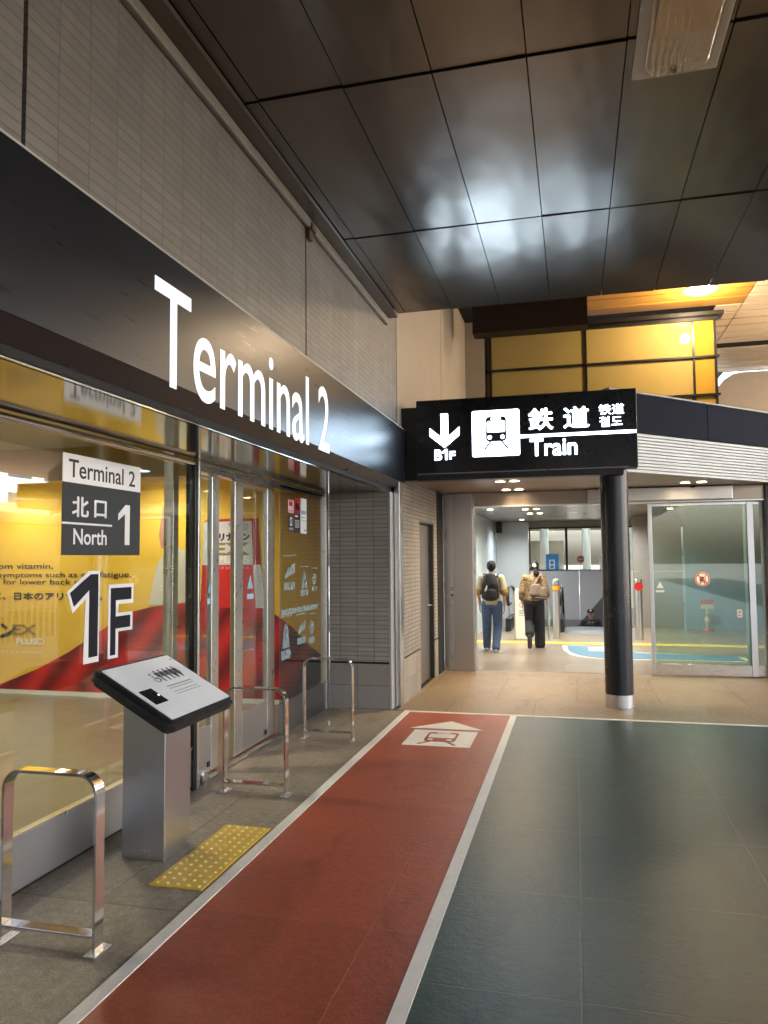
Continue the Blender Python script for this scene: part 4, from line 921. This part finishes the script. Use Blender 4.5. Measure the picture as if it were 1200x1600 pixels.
#PEOPLE#
# ------------------------------------------------------------------ people
def hull(bm, parts):
    """each part: (p0, r0, p1, r1) with r a number or (rx, ry, rz) -> convex hull of two ellipsoids"""
    for p0, r0, p1, r1 in parts:
        t = BM()
        for p, r in ((p0, r0), (p1, r1)):
            rr = r if isinstance(r, tuple) else (r, r, r)
            bmesh.ops.create_icosphere(t, subdivisions=2, radius=1.0, matrix=Matrix.Translation(p) @ Matrix.Diagonal((*rr, 1)))
        res = bmesh.ops.convex_hull(t, input=t.verts)
        bmesh.ops.delete(t, geom=[g for g in res['geom_interior'] if isinstance(g, bmesh.types.BMVert)], context='VERTS')
        tm = bpy.data.meshes.new('tmp'); t.to_mesh(tm); t.free(); bm.from_mesh(tm); bpy.data.meshes.remove(tm)
def blob(name, parts, mat, parent, voxel=.009, smooth=3):
    bm = BM(); hull(bm, parts); bmesh.ops.recalc_face_normals(bm, faces=bm.faces)
    me = bpy.data.meshes.new(name); bm.to_mesh(me); bm.free()
    o = bpy.data.objects.new(name, me); COL.objects.link(o)
    md = o.modifiers.new('r', 'REMESH'); md.mode = 'VOXEL'; md.voxel_size = voxel
    ms = o.modifiers.new('s', 'SMOOTH'); ms.iterations = smooth; ms.factor = .5
    bpy.context.view_layer.update()
    m2 = bpy.data.meshes.new_from_object(o.evaluated_get(bpy.context.evaluated_depsgraph_get()))
    bpy.data.objects.remove(o); bpy.data.meshes.remove(me)
    m2.name = name; m2.materials.clear(); m2.materials.append(mat)
    for p in m2.polygons: p.use_smooth = True
    ob = bpy.data.objects.new(name, m2); COL.objects.link(ob)
    if parent is not None: ob.parent = parent
    return ob
V = Vector
def hand_parts(w, d, side):
    """palm plus five fingers hanging from wrist w along d; curled slightly"""
    d = V(d).normalized(); fw_ = V((0, 1, 0)); sd = V((side, 0, 0))
    k = w+d*.045
    out = [(w, .021, k, (.016, .034, .03)), (k, (.015, .034, .025), w+d*.085, (.013, .034, .015))]
    for i, (ln, off) in enumerate(((.066, .027), (.074, .009), (.07, -.009), (.055, -.026))):
        b = w+d*.085+fw_*off; m_ = b+d*ln*.55-sd*.006; e = b+d*ln*.95-sd*.022
        out += [(b, .0095, m_, .0085), (m_, .0085, e, .007)]
    tb = w+d*.03+fw_*.03; tm = tb+d*.035+fw_*.02; te = tm+d*.03+fw_*.002
    out += [(tb, .012, tm, .010), (tm, .010, te, .0085)]
    return out
def head_parts(c, tilt, face=1):
    """head centre c, tilt = up vector, face +1 looks along +y, -1 along -y"""
    up = V(tilt).normalized(); f = V((0, face, 0)); r = up.cross(f).normalized() * (1)
    return [(c+up*.03-f*.012, (.074, .088, .085), c+up*.02+f*.015, (.070, .07, .08)),
            (c-up*.03+f*.02, (.060, .062, .06), c-up*.085+f*.045, (.035, .03, .025)),
            (c-up*.015+f*.083, .013, c-up*.035+f*.098, .012),
            (c-up*.068+f*.072, (.024, .012, .008), c-up*.07+f*.074, (.022, .01, .008)),
            (c+r*.076-up*.005-f*.005, (.012, .02, .03), c+r*.074-up*.025, (.01, .014, .015)),
            (c-r*.076-up*.005-f*.005, (.012, .02, .03), c-r*.074-up*.025, (.01, .014, .015))]
skin = simple('skin', (.5, .3, .22), .5, 0, .06, 12)
def cloth_mat(name, c, var=.2, scale=14): return simple(name, c, .8, 0, var, scale, (9, .6, .03))
def arm(sh, el, wr, r=(.05, .04, .036, .026)): return [(sh, r[0], el, r[1]), (el, r[2]+.002, wr, r[3])]

def make_man():
    L = V((-1.48, 13.78, .006)); t = thing('person', 'person in cream shirt and blue jeans carrying a black backpack, walking away', 'person', L)
    P = lambda x, y, z: V((x, y, z))
    c = P(-.0, .03, 1.515); neck = P(-.005, -.005, 1.36)
    hipL, kneeL, ankL = P(-.095, 0, .84), P(-.10, .06, .45), P(-.11, .12, .09)
    hipR, kneeR, ankR = P(.095, 0, .84), P(.10, .02, .44), P(.085, -.2, .10)
    shL, elL, wrL = P(-.175, -.01, 1.31), P(-.235, -.03, 1.05), P(-.225, .05, .83)
    shR, elR, wrR = P(.175, -.01, 1.31), P(.235, -.05, 1.05), P(.23, -.03, .82)
    body = [(P(0, 0, .86), (.15, .1, .09), P(0, 0, 1.02), (.125, .09, .08)), (P(0, 0, 1.02), (.125, .09, .08), P(0, -.005, 1.25), (.155, .1, .09)),
            (shL, .055, shR, .055), (P(0, -.005, 1.28), .07, neck, .055), (neck, .05, c-P(0, .01, .06), .05)]
    body += head_parts(c, (0, .05, 1)) + arm(shL, elL, wrL) + arm(shR, elR, wrR) + hand_parts(wrL, (0, .12, -1), -1) + hand_parts(wrR, (0, -.02, -1), 1)
    for h, k, a in ((hipL, kneeL, ankL), (hipR, kneeR, ankR)):
        body += [(h, .085, k, .055), (k, .053, a, .036), (a, .036, a+P(0, .1, -.05), (.035, .05, .025))]
    blob('body', body, skin, t, .0055, 2)
    blob('hair', [(c+P(0, -.012, .035), (.085, .098, .09), c+P(0, -.02, .0), (.083, .088, .08)), (c+P(0, -.06, -.03), (.06, .035, .04), c+P(0, -.055, -.06), (.045, .03, .03))], cloth_mat('hair_black', (.005, .004, .004)), t, .007)
    blob('shirt', [(P(0, 0, .84), (.178, .122, .04), P(0, 0, 1.05), (.16, .115, .08)), (P(0, 0, 1.05), (.16, .115, .08), P(0, -.005, 1.27), (.172, .118, .08)), (shL, .07, shR, .07), (P(0, 0, 1.3), .09, neck+P(0, 0, -.02), .068),
                   (shL, .066, shL.lerp(elL, .85), .07), (shR, .066, shR.lerp(elR, .85), .07)], cloth_mat('shirt_cream', (.45, .38, .24)), t)
    blob('sleeve_cuff', [(shL.lerp(elL, .86), .073, elL, .07)], cloth_mat('cuff_ochre', (.34, .2, .04)), t)
    blob('sleeve_cuff', [(shR.lerp(elR, .86), .073, elR, .07)], cloth_mat('cuff_ochre_b', (.34, .2, .04)), t)
    jp = [(P(0, 0, .90), (.158, .115, .05), P(0, 0, .82), (.17, .122, .08))]
    for h, k, a in ((hipL, kneeL, ankL), (hipR, kneeR, ankR)): jp += [(h, .103, k, .085), (k, .085, a+P(0, -.01, -.02), .072)]
    blob('jeans', jp, cloth_mat('denim', (.05, .085, .16), .45, 7), t)
    for a in (ankL, ankR):
        blob('shoe', [(a+P(0, -.03, -.055), (.045, .05, .03), a+P(0, .13, -.06), (.042, .06, .025))], cloth_mat('shoe_white', (.7, .7, .7)), t)
    # backpack: a thing of its own, resting on the back (behind the man = -y)
    b = thing('backpack', 'large black backpack with a white charm on the person in jeans', 'backpack', L+P(0, -.2, .93))
    o = lambda x, y, z: V((x, y+.2, z-.93))
    blob('bag', [(o(-.0, -.21, .99), (.165, .1, .09), o(0, -.2, 1.2), (.15, .1, .09)), (o(0, -.2, 1.2), (.15, .1, .09), o(0, -.17, 1.36), (.1, .07, .05))], cloth_mat('bag_black', (.008, .008, .009), .3, 9), b)
    blob('front_pocket', [(o(-.0, -.3, .98), (.13, .05, .06), o(0, -.29, 1.08), (.12, .045, .05))], cloth_mat('pocket_black', (.011, .011, .012), .3, 9), b)
    blob('charm', [(o(-.07, -.315, 1.10), (.022, .012, .03), o(-.05, -.315, 1.17), (.012, .01, .025))], cloth_mat('charm_white', (.75, .75, .74)), b, .005)
    for s in (-1, 1): blob('strap', [(o(s*.11, -.12, 1.34), (.028, .03, .02), o(s*.125, .02, 1.385), (.025, .03, .014)), (o(s*.125, .02, 1.385), (.025, .03, .014), o(s*.125, .125, 1.28), (.025, .014, .03)), (o(s*.125, .125, 1.28), (.025, .014, .03), o(s*.16, .1, 1.03), (.02, .014, .03))], cloth_mat('strap_black', (.02, .02, .022)), b, .008)
make_man()

def leopard():
    m = NT('leopard_blouse'); co = m.coord()
    v1 = m.n('TexVoronoi'); m.set(v1.inputs[0], co); v1.inputs['Scale'].default_value = 34
    sp_ = m.ramp(m.math('ADD', v1.outputs[0], m.math('MULTIPLY', m.noise(co, 30, 2), .3)), .5, .62, (.03, .018, .008, 1), (.3, .2, .095, 1))
    m.principled(sp_, .8, 0, m.bump(m.noise(co, 9, 4), .5, .03)); return m.m
def make_woman():
    L = V((-.76, 14.42, .006)); t = thing('person', 'person in leopard print blouse and wide black trousers, one foot lifted', 'person', L)
    P = lambda x, y, z: V((x, y, z))
    c = P(.02, .02, 1.5); neck = P(.0, -.005, 1.35)
    hipL, kneeL, ankL = P(-.09, 0, .84), P(-.085, .07, .46), P(-.075, -.26, .24)
    hipR, kneeR, ankR = P(.09, 0, .84), P(.095, .03, .45), P(.095, .02, .09)
    shL, elL, wrL = P(-.165, -.01, 1.29), P(-.215, -.02, 1.04), P(-.215, .02, .83)
    shR, elR, wrR = P(.165, -.01, 1.30), P(.225, -.04, 1.05), P(.235, .05, .86)
    body = [(P(0, 0, .86), (.15, .1, .09), P(0, 0, 1.03), (.115, .085, .07)), (P(0, 0, 1.03), (.115, .085, .07), P(0, -.005, 1.24), (.14, .095, .08)),
            (shL, .05, shR, .05), (P(0, -.005, 1.27), .06, neck, .048), (neck, .045, c-P(0, .01, .06), .045)]
    body += head_parts(c, (.22, .1, 1)) + arm(shL, elL, wrL, (.045, .036, .033, .023)) + arm(shR, elR, wrR, (.045, .036, .033, .023)) + hand_parts(wrL, (0, .05, -1), -1) + hand_parts(wrR, (.05, .1, -1), 1)
    body += [(hipL, .085, kneeL, .055), (kneeL, .053, ankL, .036), (ankL, .036, ankL+P(0, -.03, -.11), (.035, .03, .05)), (hipR, .085, kneeR, .055), (kneeR, .053, ankR, .036), (ankR, .036, ankR+P(0, .1, -.05), (.035, .05, .025))]
    blob('body', body, skin, t, .0055, 2)
    hairm = cloth_mat('hair_dark', (.008, .005, .004))
    blob('hair', [(c+P(.005, -.015, .035), (.085, .096, .088), c+P(-.0, -.03, .0), (.083, .08, .075)), (c+P(.02, -.1, -.05), (.04, .035, .04), c+P(.04, -.12, -.12), (.055, .04, .055))], hairm, t, .007)
    blob('scrunchie', [(c+P(.0, -.115, .035), (.04, .02, .035), c+P(.01, -.118, .01), (.036, .02, .02))], cloth_mat('scrunchie_white', (.72, .68, .6)), t, .006)
    blob('blouse', [(P(0, 0, .88), (.185, .13, .04), P(0, 0, 1.08), (.165, .12, .08)), (P(0, 0, 1.08), (.165, .12, .08), P(0, -.005, 1.26), (.168, .115, .08)), (shL, .068, shR, .068), (P(0, 0, 1.29), .085, neck+P(0, 0, -.015), .062),
                    (shL, .072, elL, .075), (elL, .075, elL.lerp(wrL, .55), .07), (shR, .072, elR, .075), (elR, .075, elR.lerp(wrR, .4), .07)], leopard(), t)
    tr = [(P(0, 0, .93), (.15, .11, .05), P(0, 0, .82), (.175, .125, .08)), (hipL, .108, kneeL, .1), (kneeL, .1, ankL+P(0, .03, .04), .088), (hipR, .108, kneeR, .1), (kneeR, .1, ankR+P(0, -.01, -.03), .1)]
    blob('trousers', tr, cloth_mat('trouser_black', (.012, .012, .014)), t)
    sb = cloth_mat('shoe_black', (.02, .02, .022))
    blob('shoe', [(ankL+P(0, -.045, -.01), (.045, .035, .05), ankL+P(0, -.03, -.17), (.045, .03, .05))], sb, t)
    blob('shoe_sole', [(ankL+P(0, -.09, -.0), (.044, .012, .045), ankL+P(0, -.07, -.19), (.044, .012, .045))], cloth_mat('sole_grey', (.06, .06, .06)), t)
    blob('shoe', [(ankR+P(0, -.03, -.05), (.045, .05, .035), ankR+P(0, .12, -.06), (.043, .06, .025))], sb, t)
    g = thing('shoulder_bag', 'taupe shoulder bag hanging behind the person in leopard print', 'bag', L+P(.1, -.2, 1.0))
    o = lambda x, y, z: V((x-.1, y+.2, z-1.0))
    blob('bag', [(o(.03, -.2, 1.0), (.11, .07, .05), o(.05, -.19, 1.16), (.1, .05, .03)), (o(.16, -.17, .97), (.1, .08, .06), o(.15, -.17, 1.1), (.09, .06, .03))], cloth_mat('bag_taupe', (.2, .145, .105)), g)
    blob('bag_underside', [(o(.06, -.205, .94), (.1, .07, .03), o(.17, -.18, .92), (.09, .08, .03))], cloth_mat('bag_brown', (.1, .07, .055)), g)
    blob('strap', [(o(-.0, -.19, 1.14), (.02, .012, .02), o(.11, -.1, 1.33), (.02, .02, .016)), (o(.11, -.1, 1.33), (.02, .02, .016), o(.16, .0, 1.37), (.02, .02, .012)), (o(.16, 0, 1.37), (.02, .02, .012), o(.22, -.12, 1.1), (.018, .018, .02))], cloth_mat('strap_taupe', (.26, .19, .14)), g, .008)
    u_ = thing('folded_umbrella', 'pale green folded umbrella held by the person in leopard print', 'umbrella', L+P(.25, .06, .1))
    q = lambda x, y, z: V((x-.25, y-.06, z-.1))
    blob('folded_cover', [(q(.25, .07, .74), .018, q(.255, .06, .55), .036), (q(.255, .06, .55), .036, q(.26, .06, .14), .012)], cloth_mat('umbrella_green', (.5, .62, .5)), u_, .007)
    bm = BM(); w0 = world_loc(u_); cyl(bm, w0+q(.245, .075, .72), w0+q(.24, .08, .84), .009, n=10); obj('grip', bm, M['white'], u_, True)
make_woman()

def make_rider():
    L = V((.36, 20.1, -1.24)); t = thing('person', 'person in a black cap with a white badge riding up the escalator', 'person', L)
    P = lambda x, y, z: V((x, y, z))
    c = P(0, -.02, 1.46); neck = P(0, .0, 1.31)
    shL, elL, wrL = P(-.175, 0, 1.26), P(-.23, .0, 1.0), P(-.22, -.14, .83)
    shR, elR, wrR = P(.175, 0, 1.26), P(.23, .0, 1.0), P(.22, -.14, .83)
    body = [(P(0, 0, .84), (.15, .1, .09), P(0, 0, 1.22), (.15, .1, .08)), (shL, .055, shR, .055), (P(0, 0, 1.24), .065, neck, .052), (neck, .05, c-P(0, -.005, .06), .05)]
    body += head_parts(c, (0, 0, 1), -1)+arm(shL, elL, wrL)+arm(shR, elR, wrR)+hand_parts(wrL, (0, -.5, -1), -1)+hand_parts(wrR, (0, -.5, -1), 1)
    for s in (-1, 1): body += [(P(s*.09, 0, .8), .085, P(s*.095, -.02, .44), .055), (P(s*.095, -.02, .44), .053, P(s*.095, .02, .09), .036), (P(s*.095, .02, .09), .036, P(s*.095, -.09, .04), (.035, .05, .025))]
    blob('body', body, skin, t, .0055, 2)
    blob('eyes', [(c+P(-.032, -.075, .005), (.011, .008, .006), c+P(-.031, -.076, .005), (.011, .008, .006)), (c+P(.032, -.075, .005), (.011, .008, .006), c+P(.031, -.076, .005), (.011, .008, .006))], cloth_mat('eye_dark', (.02, .015, .012)), t, .003, 1)
    blk_ = cloth_mat('rider_black', (.012, .012, .013))
    blob('cap', [(c+P(0, .01, .055), (.092, .1, .06), c+P(0, .01, .1), (.085, .09, .03)), (c+P(0, -.08, .055), (.07, .05, .012), c+P(0, -.13, .042), (.055, .035, .01))], blk_, t, .006)
    blob('cap_badge', [(c+P(0, -.088, .098), (.026, .012, .024), c+P(0, -.087, .1), (.026, .012, .024))], cloth_mat('badge_white', (.75, .75, .75)), t, .005)
    blob('jacket', [(P(0, 0, .8), (.18, .13, .05), P(0, 0, 1.2), (.175, .12, .08)), (shL, .075, shR, .075), (P(0, 0, 1.25), .09, neck+P(0, 0, -.02), .068), (shL, .075, elL, .065), (elL, .065, elL.lerp(wrL, .8), .055), (shR, .075, elR, .065), (elR, .065, elR.lerp(wrR, .8), .055)], blk_, t)
    blob('trousers', [(P(0, 0, .86), (.155, .115, .05), P(0, 0, .78), (.165, .12, .08))]+[q_ for s in (-1, 1) for q_ in ((P(s*.09, 0, .8), .1, P(s*.095, -.02, .44), .08), (P(s*.095, -.02, .44), .08, P(s*.095, .02, .08), .07))], blk_, t, .012)
    for s in (-1, 1): blob('shoe', [(P(s*.095, .04, .035), (.045, .05, .035), P(s*.095, -.12, .03), (.043, .06, .025))], blk_, t, .01)
make_rider()

#OUTSIDE#
# ------------------------------------------------------------------ road side (seen only in reflections)
bc = thing('bus_canopy', 'white bus stop canopy across the road', 'canopy', (9.5, 20, 0))
bm = BM()
for k in range(8): box(bm, 7.2, 12.5, 14+4.0*k, 17.94+4.0*k, 4.6, 4.9)
obj('roof_sheet', bm, simple('canopy_white', (.8, .82, .84), .4), bc)
for k in range(5): obj('post', bbox(9.7, 9.9, 15+7*k, 15.2+7*k, -.16, 4.6), simple('post_white', (.7, .7, .7), .4), bc)
kb = thing('bus_shelter', 'brown roofed shelter on the far pavement', 'shelter', (14.5, 22, 0))
bm = BM(); prism(bm, [Vector((12.5, 16, 3.0)), Vector((17.5, 16, 3.0)), Vector((15, 16, 3.9))], (0, 1, 0), 12); obj('roof', bm, simple('shelter_brown', (.3, .17, .09), .6), kb)
obj('wall', bbox(13, 17, 16.5, 27.5, -.16, 2.99), simple('shelter_cream', (.6, .57, .5), .6), kb)
fb = thing('far_building', 'long pale building with rows of windows beyond the road', 'building', (40, 30, 0))
obj('facade', bbox(36, 44, -10, 90, -.16, 12), simple('facade_pale', (.62, .62, .6), .6), fb)
bm = BM()
for i in range(24):
    for j in range(3): box(bm, 35.95, 36.1, -8+4*i, -5.4+4*i, 1.0+3.6*j, 3.4+3.6*j)
obj('window_glazing', bm, simple('window_dark', (.06, .08, .1), .1), fb)
rl = thing('road_railing', 'white railing along the road', 'railing', (6.4, 20, 0))
bm = BM()
for k in range(110): box(bm, 6.35, 6.38, 12+.2*k, 12.03+.2*k, -.16, .95)
box(bm, 6.33, 6.4, 12, 34, .95, 1.0); obj('rail_slats', bm, simple('railing_white', (.75, .76, .76), .5), rl)

#LIGHT#
# ------------------------------------------------------------------ light
w = bpy.data.worlds.new('World'); scene.world = w; w.use_nodes = True
nt = w.node_tree; bg = nt.nodes['Background']; sky = nt.nodes.new('ShaderNodeTexSky'); sky.sky_type = 'NISHITA'; sky.sun_disc = False
SUN_EL, SUN_ROT = R(48), R(250)
sky.sun_elevation = SUN_EL; sky.sun_rotation = SUN_ROT; sky.air_density = .75; sky.dust_density = 5.5; sky.ozone_density = .6
warm = nt.nodes.new('ShaderNodeMix'); warm.data_type = 'RGBA'; warm.blend_type = 'MULTIPLY'; warm.inputs[0].default_value = 1.0
nt.links.new(sky.outputs[0], warm.inputs[6]); warm.inputs[7].default_value = (1.06, .96, .84, 1); nt.links.new(warm.outputs[2], bg.inputs[0]); bg.inputs[1].default_value = .15
sd = bpy.data.lights.new('sun', 'SUN'); sd.energy = 3.5; sd.angle = R(.5); sd.color = (1, .95, .88)
so = bpy.data.objects.new('sun', sd); COL.objects.link(so)
# direction to the sun for the sky's rotation (rotation 0 points to +y, clockwise seen from above)
ds = Vector((math.sin(SUN_ROT)*math.cos(SUN_EL), math.cos(SUN_ROT)*math.cos(SUN_EL), math.sin(SUN_EL)))
so.rotation_euler = ds.to_track_quat('Z', 'Y').to_euler()
# vestibule ceiling lamps
vl = None
for i, (x, y) in enumerate(((-3.9, 5.2), (-5.2, 3.2), (-6.6, 5.2), (-4.8, 7.6), (-6.8, 7.6))):
    if vl is None:
        vl = thing('vestibule_downlight', 'downlight in the vestibule ceiling nearest the sliding doors', 'downlight', (x, y, 2.9), 'vestibule ceiling downlights')
        bm = BM(); cyl(bm, (x, y, 2.885), (x, y, 2.899), .09, n=24); obj('lamp_face', bm, emit('vestibule_lamp', (1, .9, .72), 3), vl)
        bm = BM(); cyl(bm, (x, y, 2.893), (x, y, 2.9), .11, n=24); obj('trim_ring', bm, M['white'], vl)
    else: copy_thing(vl, (x, y, 2.9), ('', 'vestibule downlight over the middle of the glass pane', 'vestibule downlight deep inside over the stone floor', 'vestibule downlight washing the product box print', 'vestibule downlight washing the printed copy lines')[i])
    ld = bpy.data.lights.new('vestibule_beam', 'SPOT'); ld.energy = 19; ld.color = (1, .9, .72); ld.spot_size = R(150); ld.spot_blend = .8; ld.shadow_soft_size = .09
    lo = bpy.data.objects.new('vestibule_beam', ld); COL.objects.link(lo); lo.location = (x, y, 2.87)

scene.render.engine = 'CYCLES'
cy = scene.cycles
cy.use_denoising = True
try: cy.denoiser = 'OPENIMAGEDENOISE'
except Exception: pass
cy.max_bounces = 10; cy.diffuse_bounces = 5; cy.glossy_bounces = 5; cy.transmission_bounces = 6; cy.transparent_max_bounces = 16
cy.sample_clamp_indirect = 8.0; cy.caustics_reflective = False; cy.caustics_refractive = False
vs = scene.view_settings
vs.view_transform = 'Standard'; vs.look = 'None'; vs.gamma = 1.0; vs.exposure = 3.52
